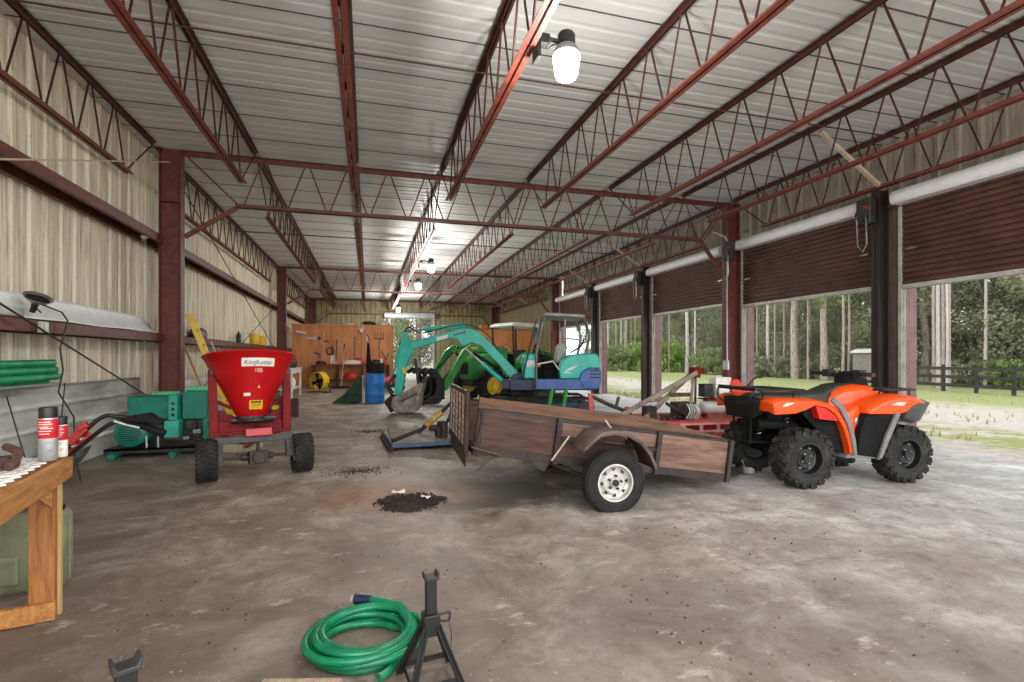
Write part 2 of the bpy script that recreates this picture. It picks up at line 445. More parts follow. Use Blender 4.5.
for i, y in enumerate(posts):
    b = MB(); b.box((8.52, y - .2, 0), (8.6, y + .2, 3.92)); b.box((8.6, y - .2, 0), (8.78, y + .2, 3.95))
    struct(b.build('trim_%d' % (i + 1), M['mauve'], bevel=.006))
# ---------------- girts on the left wall: C channels laid flat
for i in range(3):
    for z in (3.43, 1.74):
        b = MB(); ya, yb = FY[i] + (.12 if i else 0), FY[i + 1] - .12
        b.box((-3.74, ya, z + .05), (-3.4, yb, z + .06)); b.box((-3.41, ya, z - .07), (-3.4, yb, z + .06))
        b.box((-3.74, ya, z - .07), (-3.73, yb, z + .06)); b.box((-3.46, ya, z - .075), (-3.4, yb, z - .065)); b.box((-3.74, ya, z - .075), (-3.69, yb, z - .065))
        struct(b.build('wall_girt', M['red_oxide'], bevel=.002, bseg=1))

# ---------------- roll-up doors on the right wall
def rolldoor(n, ya, yb, zb):
    e = sempty('door_%d' % n)
    g = .06; pitch = .09
    pr = []; z = zb + .07; k = 0
    while z < 3.93:
        pr += [(8.47, z), (8.44, z + .012), (8.43, z + .04), (8.44, z + .068), (8.47, z + .08)]; z += pitch
    pr2 = [(x + .012, z) for x, z in reversed(pr)]
    b = MB(); b.prism(pr + pr2, ya + g, yb - g, 'y'); b.build('curtain', M['curtain'], e, ang=25)
    b = MB(); b.box((8.44, ya + g, zb), (8.5, yb - g, zb + .07)); b.box((8.4, ya + g, zb), (8.54, yb - g, zb + .012))
    b.build('bottom_bar', M['zinc'], e, bevel=.004)
    hx = [(8.56, 3.9), (8.24, 3.89), (8.2, 3.93), (8.19, 4.02), (8.24, 4.09), (8.3, 4.12), (8.56, 4.13)]
    b = MB(); b.prism(hx, ya + .03, yb - .03, 'y'); b.build('housing', M['housing'], e, bevel=.01, bseg=3, ang=50)
    for y in (ya, yb):
        b = MB(); s = 1 if y == ya else -1
        b.box((8.42, y, 0.005), (8.428, y + s*.07, 3.88)); b.box((8.49, y, .005), (8.498, y + s*.07, 3.88)); b.box((8.42, y, .005), (8.498, y + s*.008, 3.88))
        b.build('guide', M['zinc'], e)
    b = MB(); b.box((8.4, ya + .14, zb + .62), (8.45, ya + .3, zb + .65)); b.box((8.4, yb - .3, zb + .62), (8.45, yb - .14, zb + .65)); b.build('latch', M['steel'], e)
    return e
rolldoor(1, 2.55, 6.34, 2.52); rolldoor(2, 6.7, 10.02, 2.56); rolldoor(3, 10.5, 13.92, 2.66)
rolldoor(4, 14.26, 17.62, 2.68); rolldoor(5, 17.98, 21.8, 2.66)
# back door: rolled fully up behind its header
e = sempty('door_6')
b = MB(); b.prism([(33.9, 3.9), (33.55, 3.92), (33.5, 4.1), (33.55, 4.28), (33.9, 4.3)], 1.0, 4.25, 'x'); b.build('housing', M['galv'], e, bevel=.01)
for x in (1.0, 4.14):
    b = MB(); b.box((x, 33.82, 0), (x + .1, 33.9, 3.9)); b.build('guide', M['zinc'], e)

b = MB(); b.box((1.25, 34.6, 0), (1.45, 34.8, 4.2)); struct(b.build('trim_8', M['zinc'], bevel=.01))
# ================================================================== ROOF STEEL
def joist_meshes(L):
    t = MB(); zt = 0.0
    for s in (-1, 1):
        t.box((min(s*.012, s*.062), 0, -.008), (max(s*.012, s*.062), L, 0)); t.box((min(s*.012, s*.018), 0, -.062), (max(s*.012, s*.018), L, 0))
    y = .2
    while y < L - .1: t.box((-.05, y, -.001), (.05, y + .05, .018)); y += .33
    bt = MB(); e0, e1 = 1.0, L - .9; zb = -.86
    for s in (-1, 1):
        bt.box((min(s*.012, s*.062), e0, zb), (max(s*.012, s*.062), e1, zb + .008)); bt.box((min(s*.012, s*.018), e0, zb), (max(s*.012, s*.018), e1, zb + .06))
    w = MB(); n = round((e1 - e0 - .3) / .66); st = (e1 - e0 - .3) / n
    pts = [(0, .02, -.05), (0, e0 + .1, zb + .03)]
    for i in range(n):
        a = e0 + .15 + i*st
        pts += [(0, a + .03, zb + .03), (0, a + st/2 - .03, -.04), (0, a + st/2 + .03, -.04), (0, a + st - .03, zb + .03)]
    pts += [(0, e1 - .1, zb + .03), (0, L - .02, -.05)]
    w.tube(pts, .0125, 6)
    return t, w, bt
# red-oxide joists: backlit shade painted into top chord and web, light into bottom chord
t_, w_, b_ = joist_meshes(11.6)
JX = [-3.56, -1.965, -.225, 1.41, 3.21, 5.09, 6.92, 8.3]
BAY = ['in the near bay', 'in the middle bay', 'in the rear bay']
JL = ['close along the pale left wall', 'second in from the left wall', 'third from the left wall, seen straight from below',
      'beside the barn lights, fourth from the left wall', 'fourth from the door wall', 'third from the door wall', 'second from the door wall',
      'directly above the roll-up door housings']
proto = None
for i in range(3):
    for k, x in enumerate(JX):
        lab = 'red roof joist %s, %s' % (JL[k], BAY[i])
        y = FY[i] + .1
        if proto is None:
            proto = thing('roof_joist', lab, 'roof joist', (x, y, 5.1), group='roof joists')
            t_.build('top_chord', M['joist_shaded'], proto); w_.build('web', M['joist_shaded'], proto, ang=60); b_.build('bottom_chord', M['joist_lit'], proto)
        else: dup(proto, (x, y, 5.1), 0, lab)
# cross trusses on the column lines
proto = None
for i, (y, lab) in enumerate(((10.2, 'red steel cross truss on the nearest pair of columns'), (22.0, 'red steel cross truss on the second pair of columns'), (33.69, 'dark steel cross truss right before the back wall'))):
    if proto is None:
        proto = thing('cross_truss', lab, 'roof truss', (0, y, 0), group='cross trusses')
        t = MB()
        for s in (-1, 1): t.box((-3.13, min(s*.012, s*.07), 5.02), (8.11, max(s*.012, s*.07), 5.03)); t.box((-3.13, min(s*.012, s*.02), 4.94), (8.11, max(s*.012, s*.02), 5.03))
        t.build('top_chord', M['red_oxide'], proto)
        t = MB()
        for s in (-1, 1): t.box((-2.3, min(s*.012, s*.07), 4.1), (7.5, max(s*.012, s*.07), 4.11)); t.box((-2.3, min(s*.012, s*.02), 4.1), (7.5, max(s*.012, s*.02), 4.17))
        t.build('bottom_chord', M['red_oxide'], proto)
        t = MB(); pts = [(-3.1, 0, 4.97), (-2.25, 0, 4.14)]; n = 13; st = 9.6/n
        for q in range(n):
            a = -2.2 + q*st; pts += [(a + .03, 0, 4.14), (a + st/2 - .03, 0, 4.98), (a + st/2 + .03, 0, 4.98), (a + st - .03, 0, 4.14)]
        pts += [(7.45, 0, 4.14), (8.1, 0, 4.97)]
        t.tube(pts, .0135, 6); t.build('web', M['red_oxide'], proto, ang=60)
        for p0, p1 in (((-3.11, 0, 3.52), (-2.28, 0, 4.1)), ((8.09, 0, 3.33), (7.46, 0, 4.1))):
            t = MB(); t.beam(p0, p1, .06, .07); t.build('knee_brace', M['red_oxide'], proto)
    else: dup(proto, (0, y, 0), 0, lab)
# pale sway braces from the second joist to the door header
proto = None
for y, lab in ((6.41, 'pale diagonal roof brace above the nearest full door post'), (14.2, 'pale diagonal roof brace past the nearest cross truss'), (18.1, 'pale diagonal roof brace, second one past the nearest cross truss'),
               (26.0, 'pale diagonal roof brace in the rear bay, nearer one'), (30.0, 'pale diagonal roof brace close to the back wall')):
    if proto is None:
        b = MB(); b.beam((6.99, .09, 5.02), (8.22, .09, 4.27), .06, .05)
        proto = tag(b.build('sway_brace', M['pale_wood']), lab, 'roof brace', 'pale roof braces'); proto.location = (0, y, 0)
    else: dup(proto, (0, y, 0), 0, lab)
for y, z, lab in ((6.3, 5.0, 'thin bridging rod tying the near joists together under the roof'), (16.1, 5.0, 'thin bridging rod under the roof of the middle bay'), (27.9, 5.0, 'thin bridging rod under the roof of the rear bay')):
    b = MB(); b.tube([(-3.7, y, z), (8.4, y, z)], .011, 6); tag(b.build('bridging_rod', M['dark_oxide']), lab, 'rod', 'bridging rods')
# bracing rods against the left wall
for p0, p1, r, m, lab in (((-3.325, 1.0, 3.55), (-3.325, 9.9, .56), .011, 'rustdark', 'dark brace rod running down to the green generator'),
                       ((-3.29, .5, 1.3), (-3.29, 10.03, 4.76), .01, 'pale_wood', 'pale brace rod rising to the top of the left column'),
                       ((-3.36, 10.5, 4.7), (-3.36, 21.85, 1.35), .011, 'rustdark', 'dark brace rod sloping down to the far column behind the red spreader'),
                       ((-3.325, 10.4, .3), (-3.325, 21.85, 3.65), .011, 'rustdark', 'dark brace rod rising towards the far column behind the red spreader')):
    b = MB(); b.tube([p0, p1], r, 6); b.cbox(p0, (.03, .08, .08)); tag(b.build('brace_rod', M[m]), lab, 'rod', 'wall brace rods')

# ================================================================== LAMPS
LAMP = glow('lamp_globe', (255, 253, 246), 5.0)
def barn_light(x, y, lab, arm, mat=LAMP):
    t = thing('barn_light', lab, 'lamp', (x, y, -.055), group='barn lights')
    b = MB(); b.lathe([(.01, 4.545), (.07, 4.54), (.083, 4.52), (.085, 4.43), (.07, 4.42)], 24); b.build('ballast_cap', M['dark_steel'], t)
    b = MB(); b.lathe([(.07, 4.43), (.1, 4.4), (.125, 4.345), (.128, 4.335), (.06, 4.33)], 32)
    for i in range(32):
        a = 2*PI*i/32; b.beam((.09*math.cos(a), .09*math.sin(a), 4.41), (.126*math.cos(a), .126*math.sin(a), 4.345), .008, .012)
    b.build('collar', M['galv'], t)
    b = MB(); b.lathe([(.118, 4.335), (.132, 4.31), (.13, 4.29), (.108, 4.15), (.092, 4.115), (.05, 4.095), (.005, 4.092)], 32); b.build('globe', mat, t, ang=60)
    ax = arm - x
    b = MB(); b.tube(fillet([(ax + .1, -.02, 4.44), (ax*.55, 0, 4.46), (-.07 if ax < 0 else .07, 0, 4.45)], .06), .02, 8)
    b.cbox((ax + .045, -.02, 4.34), (.035, .16, .24)); b.cbox((ax + .11, -.02, 4.42), (.1, .1, .09)); b.cbox((ax - .045, -.02, 4.32), (.02, .12, .05))
    b.tube([(ax + .1, -.02, 4.4), (ax + .16, .0, 4.36), (ax + .2, .0, 4.4), (ax + .26, 0, 4.43)], .007, 6)
    b.build('mounting_bracket', M['dark_steel'], t, bevel=.004)
    return t
barn_light(1.82, 4.52, 'large lit barn light on a bracket right under the near roof', 1.47)
barn_light(1.9, 16.0, 'white barn light under the roof of the middle bay, nearer of two', 1.47)
barn_light(1.9, 20.2, 'white barn light under the roof of the middle bay, farther of two', 1.47)
barn_light(1.72, 30.5, 'glowing barn light high in front of the back wall', 1.47)
# ================================================================== WORKBENCH at the left
BO, BR = V((-1.577, 3.38, 0)), -77.9
BM_ = Matrix.Translation(BO) @ Matrix.Rotation(rad(BR), 4, 'Z')       # local x along the bench towards the viewer, -y towards the wall
t = thing('workbench', 'pine workbench with a white expanded metal top at the left edge', 'workbench', tuple(BO), BR)
L_, W_ = 1.95, .62
for y in (-.04, -W_):
    b = MB(); b.box((0, y, .74), (L_, y + .04, .85)); b.build('apron', M['pine'], t, bevel=.004)
for x in (0.0, L_ - .04):
    b = MB(); b.box((x, -W_ + .042, .74), (x + .04, -.042, .835)); b.build('end_rail', M['pine'], t, bevel=.004)
for x in (.5, 1.0, 1.5):
    b = MB(); b.box((x, -W_ + .042, .75), (x + .04, -.042, .835)); b.build('cross_rail', M['pine'], t, bevel=.004)
for x in (.045, L_ - .13):
    for y0, y1 in ((-.165, -.055), (-W_ + .05, -W_ + .16)):
        b = MB(); b.box((x, y0, 0), (x + .04, y1, .74)); b.build('leg', M['pine_leg'], t, bevel=.004)
    b = MB(); b.box((x - .04, -.08, 0), (x - .002, -.042, .74)); b.build('leg_post', pm('pale_pine', (206, 178, 122), (180, 146, 90), .65, 0, 4, .3, .7, (9, 9, 1)), t, bevel=.003)
    b = MB(); b.box((x + .041, -W_ + .03, .005), (x + .08, -.045, .1)); b.build('stretcher', M['pine'], t, bevel=.004)
    b = MB(); b.prism([(-.06, .74), (-.2, .74), (-.06, .6)], x + .041, x + .07, 'x'); b.build('gusset', M['pine'], t, bevel=.003)
b = MB(); nx = int((L_ - .04)/.042)
for k in range(nx + 1):
    xx = .02 + k*.042
    pts = [(xx + (.019 if (i + k) % 2 else -.019), -W_ + .01 + i*.05, .856) for i in range(int((W_ - .02)/.05) + 1)]
    b.tube(pts, .0055, 4, cap=False)
b.build('mesh_top', M['white_paint'], t)
def bench_pt(x, y, z): return BM_ @ V((x, y, z))
# spray cans on the bench
def spray(px, lab, h, r, band, body, grp):
    t = thing('spray_can', lab, 'spray can', px, 20, grp)
    b = MB(); b.lathe([(.01, 0), (r*.93, 0), (r, .006), (r, h*.78), (r*.96, h*.8)], 32); b.build('body', body, t)
    b = MB(); b.lathe([(r*1.004, h*.42), (r*1.012, h*.422), (r*1.012, h*.776), (r*1.004, h*.778)], 32, cap=False); b.build('label_band', band, t)
    b = MB(); b.lathe([(r*.97, h*.79), (r*.97, h*.985), (r*.92, h), (.01, h)], 32); b.build('cap', M['black'], t, bevel=.002)
    b = MB()
    for q, (z, w0, w1) in enumerate(((.72, -.9, .5), (.68, -.8, .7), (.63, -.9, .3), (.6, -.6, .8), (.55, -.9, .6), (.5, -.7, .4))):
        b.grid(lambda u, v: (r*1.02*math.sin(w0 + u*(w1 - w0) - .2), -r*1.02*math.cos(w0 + u*(w1 - w0) - .2), h*(z + v*.012)), 8, 1)
    b.build('label_print', M['label_white'], t)
    b = MB()
    for q, (z, w0, w1) in enumerate(((.36, -.3, .3), (.32, -.2, .4), (.2, .0, .5), (.17, .0, .4))):
        b.grid(lambda u, v: (r*1.006*math.sin(w0 + u*(w1 - w0)), -r*1.006*math.cos(w0 + u*(w1 - w0)), h*(z + v*.012)), 6, 1)
    b.build('small_print', M['grey_plastic'], t)
    return t
spray((-1.6, 3.2, .865), 'tall spray can with black cap and red band on the workbench corner', 0.275, .04, M['can_red'], M['can_silver'], 'cans on the workbench')
spray((-1.592, 3.29, .865), 'smaller white and red can half hidden behind the tall spray can', .215, .032, M['can_red'], M['label_white'], 'cans on the workbench')
# rusty pipe wrench at the left
p = V((-1.62, 2.98, .875))
t = thing('pipe_wrench', 'rusty brown pipe wrench lying on the workbench mesh at the far left', 'wrench', tuple(p), -45)
b = MB(); b.tube(fillet([(-.32, .06, .06), (-.12, .05, .055), (.0, .0, .03), (.06, -.02, .022)], .05), .02, 8); b.build('handle', M['rust'], t)
b = MB(); b.tube(fillet([(-.1, -.06, .02), (.02, -.05, .03), (.09, -.03, .03), (.12, -.06, .022)], .03), .022, 8); b.prism([(-.14, -.1), (-.02, -.09), (.03, -.05), (-.03, -.01), (-.12, -.03)], -.005, .035, 'z'); b.build('hook_jaw', M['rust'], t, bevel=.006)
b = MB(); b.prism([(-.22, -.15), (-.1, -.15), (-.06, -.1), (-.14, -.07), (-.22, -.09)], -.005, .03, 'z'); b.cyl((-.06, -.02, 0), (-.06, -.02, .05), .028, n=14); b.build('heel_jaw', M['rustdark'], t, bevel=.006)
# jerry can under the bench
t = thing('jerry_can', 'olive green jerry can embossed 20L standing under the workbench', 'jerry can', (-1.955, 3.76, 0), 4)
w2, d2, h = .175, .083, .47
def rr(w, d, z, r=.035, n=5):
    out = []
    for cx, cy, a0 in ((w - r, d - r, 0), (-w + r, d - r, 90), (-w + r, -d + r, 180), (w - r, -d + r, 270)):
        for k in range(n + 1):
            a = rad(a0 + 90*k/n); out.append((cx + r*math.cos(a), cy + r*math.sin(a), z))
    return out
b = MB(); b.loft([rr(w2 - .02, d2 - .02, 0, .02), rr(w2, d2, .025), rr(w2, d2, h - .05), rr(w2 - .012, d2 - .01, h - .02), rr(w2 - .045, d2 - .03, h, .02)]); b.build('body', M['olive'], t, ang=50)
b = MB(); b.tube([(w2 + .003, 0, .03), (w2 + .003, 0, h - .06)], .006, 6); b.tube([(-w2 - .003, 0, .03), (-w2 - .003, 0, h - .06)], .006, 6); b.build('seam', M['olive'], t)
for sx, z0, z1 in ((-.085, .05, .23), (.085, .05, .23)):
    b = MB(); b.loft([[(sx + x*.9, -d2 - .001, z) for x, z in ((-.065, z0), (.065, z0), (.065, z1), (-.065, z1))], [(sx + x*.72, -d2 - .014, z) for x, z in ((-.065, z0 + .015), (.065, z0 + .015), (.065, z1 - .015), (-.065, z1 - .015))]]); b.build('raised_panel', M['olive'], t, bevel=.008, bseg=3)
vs, fs = text_mesh('20L', .1, .004)
b = MB(); b.add([(v.x + .06, -d2 - .004 - v.z, v.y + .34) for v in vs], fs); b.build('lettering', pm('olive_emboss', (150, 154, 124), (138, 142, 112), .5), t)
for y in (-.035, 0, .035):
    b = MB(); b.tube(fillet([(-.09, y, h - .01), (-.08, y, h + .035), (.06, y, h + .035), (.07, y, h - .01)], .02), .008, 8); b.build('handle', M['olive'], t)
b = MB(); b.cyl((.12, 0, h - .03), (.135, 0, h + .02), .025, n=16); b.build('spout_cap', M['black'], t)
# mower handlebar behind the bench
t = thing('mower_handle', 'black tubular mower handle with red brackets rising behind the workbench', 'mower handle', (-2.0, 4.6, 0), 0)
for dy, pts in ((0, [(-.5, -.05, .12), (-.33, -.02, .5), (-.246, 0, .649), (-.133, 0, .764), (-.05, 0, .86), (.02, 0, .93), (.08, 0, .957), (.14, 0, .937), (.23, 0, .93)]), (.09, [(-.5, .0, .12), (-.3, .0, .5), (-.215, 0, .64), (-.1, 0, .745), (-.0, 0, .835), (.06, 0, .88), (.15, 0, .9), (.28, 0, .85)])):
    b = MB(); b.tube(fillet([(x, y + dy, z) for x, y, z in pts], .06), .0165, 10); b.build('handle_tube', M['black'], t)
b = MB(); b.beam((-.16, -.03, .75), (-.06, -.03, .87), .02, .06); b.beam((-.25, .03, .66), (-.06, .03, .83), .02, .07); b.cbox((-.07, -.03, .875), (.07, .05, .045), (0, -.5, 0)); b.build('bracket', pm('bracket_red', (178, 44, 40), (140, 34, 34), .45), t, bevel=.006)
b = MB()
for x, z in ((-.2, .685), (-.14, .74), (-.09, .79)): b.cyl((x, .02, z - .01), (x, -.02, z - .01), .01, n=8)
b.build('bolt_row', M['zinc'], t)
b = MB(); b.tube([(.27, .02, .875), (.45, .02, .79)], [.026, .034], 12); b.build('grip', M['black_matte'], t)
b = MB(); b.tube(fillet([(.13, -.03, .91), (.2, -.03, .88), (.3, -.03, .85)], .03), .014, 8); b.build('brake_lever', M['steel'], t)
b = MB(); b.loft([[(.2, y, z) for y, z in ((-.05, .9), (.08, .9), (.08, .94), (-.05, .94))], [(.34, y, z) for y, z in ((-.06, .89), (.1, .89), (.1, .96), (-.06, .96))], [(.44, y, z) for y, z in ((-.03, .86), (.06, .86), (.06, .9), (-.03, .9))]]); b.build('control_cover', M['black_matte'], t, bevel=.012)
b = MB(); b.tube([(-.5, .02, .12), (-.8, .02, .13)], .02, 8); b.cyl((-.6, -.15, .11), (-.6, -.1, .11), .11, n=20); b.cyl((-.6, .12, .11), (-.6, .17, .11), .11, n=20); b.cyl((-.6, -.12, .11), (-.6, .15, .11), .015, n=8); b.tube([(-.5, -.06, .12), (-.5, .1, .12)], .014, 6); b.build('wheel_frame', M['black'], t)

# ================================================================== FLOOR, FRONT
random.seed(3)
t = thing('garden_hose', 'coiled green garden hose lying on the stained concrete floor', 'hose', (-.015, 2.56, 0))
pts = []; loops = 8; N = 40
for i in range(loops*N):
    q = i/N; a = 2*PI*q + .6; k = int(q); f = q - k
    lay = [0, 0, 0, 1, 1, 1, 2, 2][k]; nx_ = [0, 0, 0, 1, 1, 1, 2, 2][min(k + 1, loops - 1)]
    rr_ = [.26, .225, .19, .2, .245, .275, .235, .205]; r = rr_[k]*(1 - f) + rr_[min(k + 1, loops - 1)]*f
    z = .02 + .033*(lay*(1 - f) + nx_*f) + .006*math.sin(a*2 + k)
    pts.append((r*1.0*math.cos(a) + .012*math.sin(k*2.1), r*1.0*math.sin(a) + .012*math.cos(k*1.7), z))
b = MB(); b.tube([(.16, -.36, .02), (.12, -.3, .02), (.16, -.2, .02)][:0] + pts, .0185, 8); b.build('coil', M['hose_green'], t, ang=80)
b = MB(); b.tube(fillet([(.06, -.3, .02), (.1, -.27, .02), (.13, -.2, .02), (.2, -.12, .02)], .05), .0185, 8); b.build('tail', M['hose_green'], t)
ex, ey, ez = pts[-1]
b = MB(); b.tube([(.03, .27, .1), (-.05, .325, .085)], [.02, .027], 12); b.build('blue_coupling', M['navy'], t)
b = MB(); b.tube([(-.05, .325, .085), (-.065, .335, .083)], [.024, .022], 12); b.build('fitting', M['zinc'], t)
b = MB(); b.tube([pts[-1], (ex*.9, ey*.95 + .05, ez + .012), (.03, .27, .1)], .0185, 8); b.build('end_length', M['hose_green'], t)
def jack_stand(loc, rz, lab, e=0):
    t = thing('jack_stand', lab, 'jack stand', loc, rz, 'jack stands')
    for k in range(4):
        sx, sy = ((-1, -1), (1, -1), (1, 1), (-1, 1))[k]
        b = MB(); b.beam((sx*.115, sy*.115, .0), (sx*.026, sy*.026, .25), .032, .006); b.beam((sx*.115, sy*.115, .0), (sx*.026, sy*.026, .25), .006, .032); b.build('leg', M['black'], t, bevel=.001, bseg=1)
    b = MB()
    for k in range(4):
        a, c = [((-.1, -.1), (.1, -.1)), ((.1, -.1), (.1, .1)), ((.1, .1), (-.1, .1)), ((-.1, .1), (-.1, -.1))][k]; b.beam((*a, .045), (*c, .045), .004, .025)
    b.build('cross_brace', M['black'], t)
    b = MB(); b.box((-.034, -.034, .21), (.034, .034, .3)); b.build('sleeve', M['black'], t, bevel=.004)
    b = MB(); b.box((-.022, -.022, .3), (.022, .022, .45 + e))
    b.build('ratchet_bar', M['black'], t, bevel=.003)
    b = MB()
    for k in range(6): b.cyl((.0221, 0, .315 + .022*k), (.0228, 0, .315 + .022*k), .007, n=10)
    b.build('pin_hole_row', M['zinc'], t)
    b = MB(); b.prism([(x, z + e) for x, z in ((-.034, .474), (-.03, .445), (.03, .445), (.034, .474), (.027, .475), (.02, .458), (-.02, .458), (-.027, .475))], -.028, .028, 'y'); b.build('saddle', M['dark_steel'], t, bevel=.002)
    b = MB(); b.tube(fillet([(.0, 0, .285), (.06, 0, .285), (.085, 0, .29), (.085, 0, .25), (.06, 0, .25), (.036, 0, .26)], .012), .006, 6); b.build('pin', M['dark_steel'], t)
    b = MB(); b.tube([(.08, 0, .25), (.1, .02, .17), (.095, .03, .08)], .002, 5); b.build('pin_wire', M['dark_steel'], t)
    return t
jack_stand((.26, 2.2, 0), 8, 'black jack stand standing right beside the coiled green hose')
jack_stand((-.6, 1.53, 0), 30, 'black jack stand with only its saddle in view, left of the wood block', .15)
b = MB(); b.box((-.16, -.09, 0), (.16, .09, .1)); o = b.build('wood_block', pm('cut_timber_end', (176, 156, 132), (132, 112, 92), .8, 0, 6, .3, .7, (12, 2, 2), .3, 30), None, bevel=.004)
o.location = (-.275, 2.125, 0); o.rotation_euler = (0, 0, rad(-15)); tag(o, 'sawn wood block on the floor in front of the coiled hose', 'wood block')
# spilled dirt heap and two scraps
random.seed(5); b = MB()
def pz(x, y):
    r = math.hypot(x/.31, y/.29); return max(0, .045*(1 - r)) * (.7 + .6*noise.noise((x*14, y*14, 3)))
b.grid(lambda u, v: ((v*.31*(1 + .14*math.sin(u*2*PI*3 + 1) + .08*math.sin(u*2*PI*7)))*math.cos(2*PI*u), (v*.29*(1 + .14*math.sin(u*2*PI*3 + 1) + .08*math.sin(u*2*PI*7)))*math.sin(2*PI*u), pz(v*.31*math.cos(2*PI*u), v*.29*math.sin(2*PI*u)) + .002), 48, 12)
for k in range(420):
    a = random.random()*2*PI; r = random.random()**.6; x, y = .35*r*math.cos(a), .34*r*math.sin(a); s = random.uniform(.004, .012)
    b.cbox((x, y, pz(x, y) + s*.5), (s*1.6, s*1.2, s), (random.random(), random.random(), random.random()*3))
o = b.build('dirt_heap', pm('dark_spill', (52, 42, 36), (30, 25, 23), .9, 0, 40, .35, .65, bump=.4)); o.location = (.39, 4.98, 0)
tag(o, 'small heap of dark spilled dirt on the concrete in front of the trailer', 'dirt', kind='stuff')
for (x, y, z, s, lab) in ((.3, 5.36, .012, .07, 'crumpled white paper scrap lying behind the dark dirt heap'), (.54, 4.97, .048, .045, 'small white paper scrap lying on the dark dirt heap')):
    b = MB(); b.grid(lambda u, v: ((u - .5)*s*2, (v - .5)*s, .022*noise.noise((u*3 + x, v*3, y)) + .01*math.sin(u*7)), 8, 6)
    o = b.build('paper_scrap', M['label_white'], solid=.003); o.location = (x, y, z); tag(o, lab, 'paper scrap', 'paper scraps')
random.seed(13)
for cx, cy, rx, ry, n_, lab in ((.05, 9.9, .42, .3, 280, 'scatter of dark debris on the floor between the barrel and the rotary cutter'), (-.1, 6.5, .5, .35, 330, 'scatter of dark debris on the floor right of the red spreader')):
    b = MB()
    for k in range(n_):
        a = random.random()*2*PI; r = abs(random.gauss(0, .5)); s = random.uniform(.004, .011); b.cbox((rx*r*math.cos(a), ry*r*math.sin(a), s*.35), (s*1.8, s*1.2, s*.7), (0, 0, a*5))
    o = b.build('debris', pm('debris_brown', (88, 70, 58), (52, 43, 38), .9, 0, 30)); o.location = (cx, cy, 0); tag(o, lab, 'debris', kind='stuff')
# grit strewn over the slab
random.seed(11); b = MB()
for k in range(1500):
    y = random.uniform(1.7, 9); x = random.uniform(-1.5, 1.6) + y*random.uniform(-.15, .75); s = random.uniform(.003, .009)
    if math.hypot(x, y - 2.55) < .42 or (.6 < x < 6.5 and 3.9 < y < 8.2) or x > 8 or (-2 < x < -.5 and y > 5.9) or math.hypot(x - .39, y - 5.02) < .5 or (0 < x < .5 and y < 2.6) or (-.5 < x < 0 and y < 2.4) or (x > .2 and y > 7.6) or (x < -1.4 and y < 4.2) or (x < -1 and y > 8) or math.hypot(x + .1, y - 6.5) < .9: continue
    b.cbox((x, y, s*.4), (s*1.5, s, s*.8), (0, 0, random.random()*3))
tag(b.build('grit', pm('grit_mix', (60, 54, 48), (150, 142, 132), .9, 0, 1.5)), 'loose dark grit strewn over the concrete floor', 'grit', kind='stuff')

# ================================================================== LEFT WALL, NEAR BAY
t = thing('galvanised_sheet', 'long galvanised sheet panel leaning on the left wall behind the generator', 'metal sheet', (-3.66, 0, 0))
b = MB(); n_ = 60
prof = []
z = 0
while z <= 1.1:
    prof.append(z); z += .02
def gx_(z): return -.06*(z/1.1) + .018*max(0, math.cos(2*PI*z/.27))**6
b.grid(lambda u, v: (gx_(v*1.05), 3.2 + u*6.8, .004 + v*1.05), 12, 88); b.build('sheet', M['galv_dull'], t, solid=.003, ang=60)
b = MB(); b.beam((-.052, 3.2, 1.055), (-.052, 10.0, 1.055), .04, .02); b.build('top_rim', M['galv'], t)
t = thing('galvanised_offcut', 'bent galvanised offcut on the floor beside the generator', 'metal sheet', (-3.3, 7.0, 0), -3)
b = MB(); b.grid(lambda u, v: (-.14 + .3*v*v*0 + .22*math.sin(v*1.2) - .1, -.9 + u*1.4, .004 + .3*v), 10, 10); b.build('sheet', M['galv'], t, solid=.004)
# green panels on top of the leaning sheet
t = thing('green_panel_bundle', 'bundle of green ribbed panels resting against the left wall', 'panel bundle', (-3.62, 0, 0))
for k in range(3):
    b = MB(); z = 1.17 + k*.08
    b.tube([(.07 - .02*k, 3.6, z - .03), (.07 - .02*k, 7.27, z)], .042, 10); b.build('panel_rib', M['bundle_green'], t)
b = MB(); b.box((-.03, 3.6, 1.1), (.03, 7.2, 1.36)); b.build('backing', M['bundle_green'], t)
b = MB(); b.box((-.09, 3.5, 1.075), (.12, 7.3, 1.1)); b.box((-.1, 3.5, 1.075), (-.09, 7.3, 1.3)); b.build('carrier', M['galv'], t)
for y0, z0, y1, lab in ((6.6, 1.03, 5.2, 'thin steel rod leaning on the galvanised panel, upper one'), (5.55, .95, 4.9, 'thin steel rod leaning on the galvanised panel, lower one')):
    b = MB(); b.tube([(-3.58, y0 + .9, z0 + .05), (-3.2, y1 + 1.3, .01)], .007, 6); tag(b.build('steel_rod', M['rustdark']), lab, 'rod', 'steel rods')
# folded white sheet on the lower girt
t = thing('white_metal_sheet', 'long folded white metal sheet lying along the lower wall girt', 'metal sheet', (-3.5, 0, 0))
b = MB(); b.grid(lambda u, v: (.075 - .15*v - .04*math.sin(v*3), 2.8 + u*7.2, 1.81 + (.29 - .03*u)*v + .012*noise.noise((u*9, v*2, 1)) - .12*max(0, u - .93)/.07*v), 40, 8); b.build('sheet', M['sheet_white'], t, solid=.004, ang=60)
b = MB(); b.grid(lambda u, v: (.095 + .0*v, 2.8 + u*3.6, 1.812 + .17*v*(1 - u*.5)), 12, 4); b.build('front_fold', M['canopy_white'], t, solid=.004)
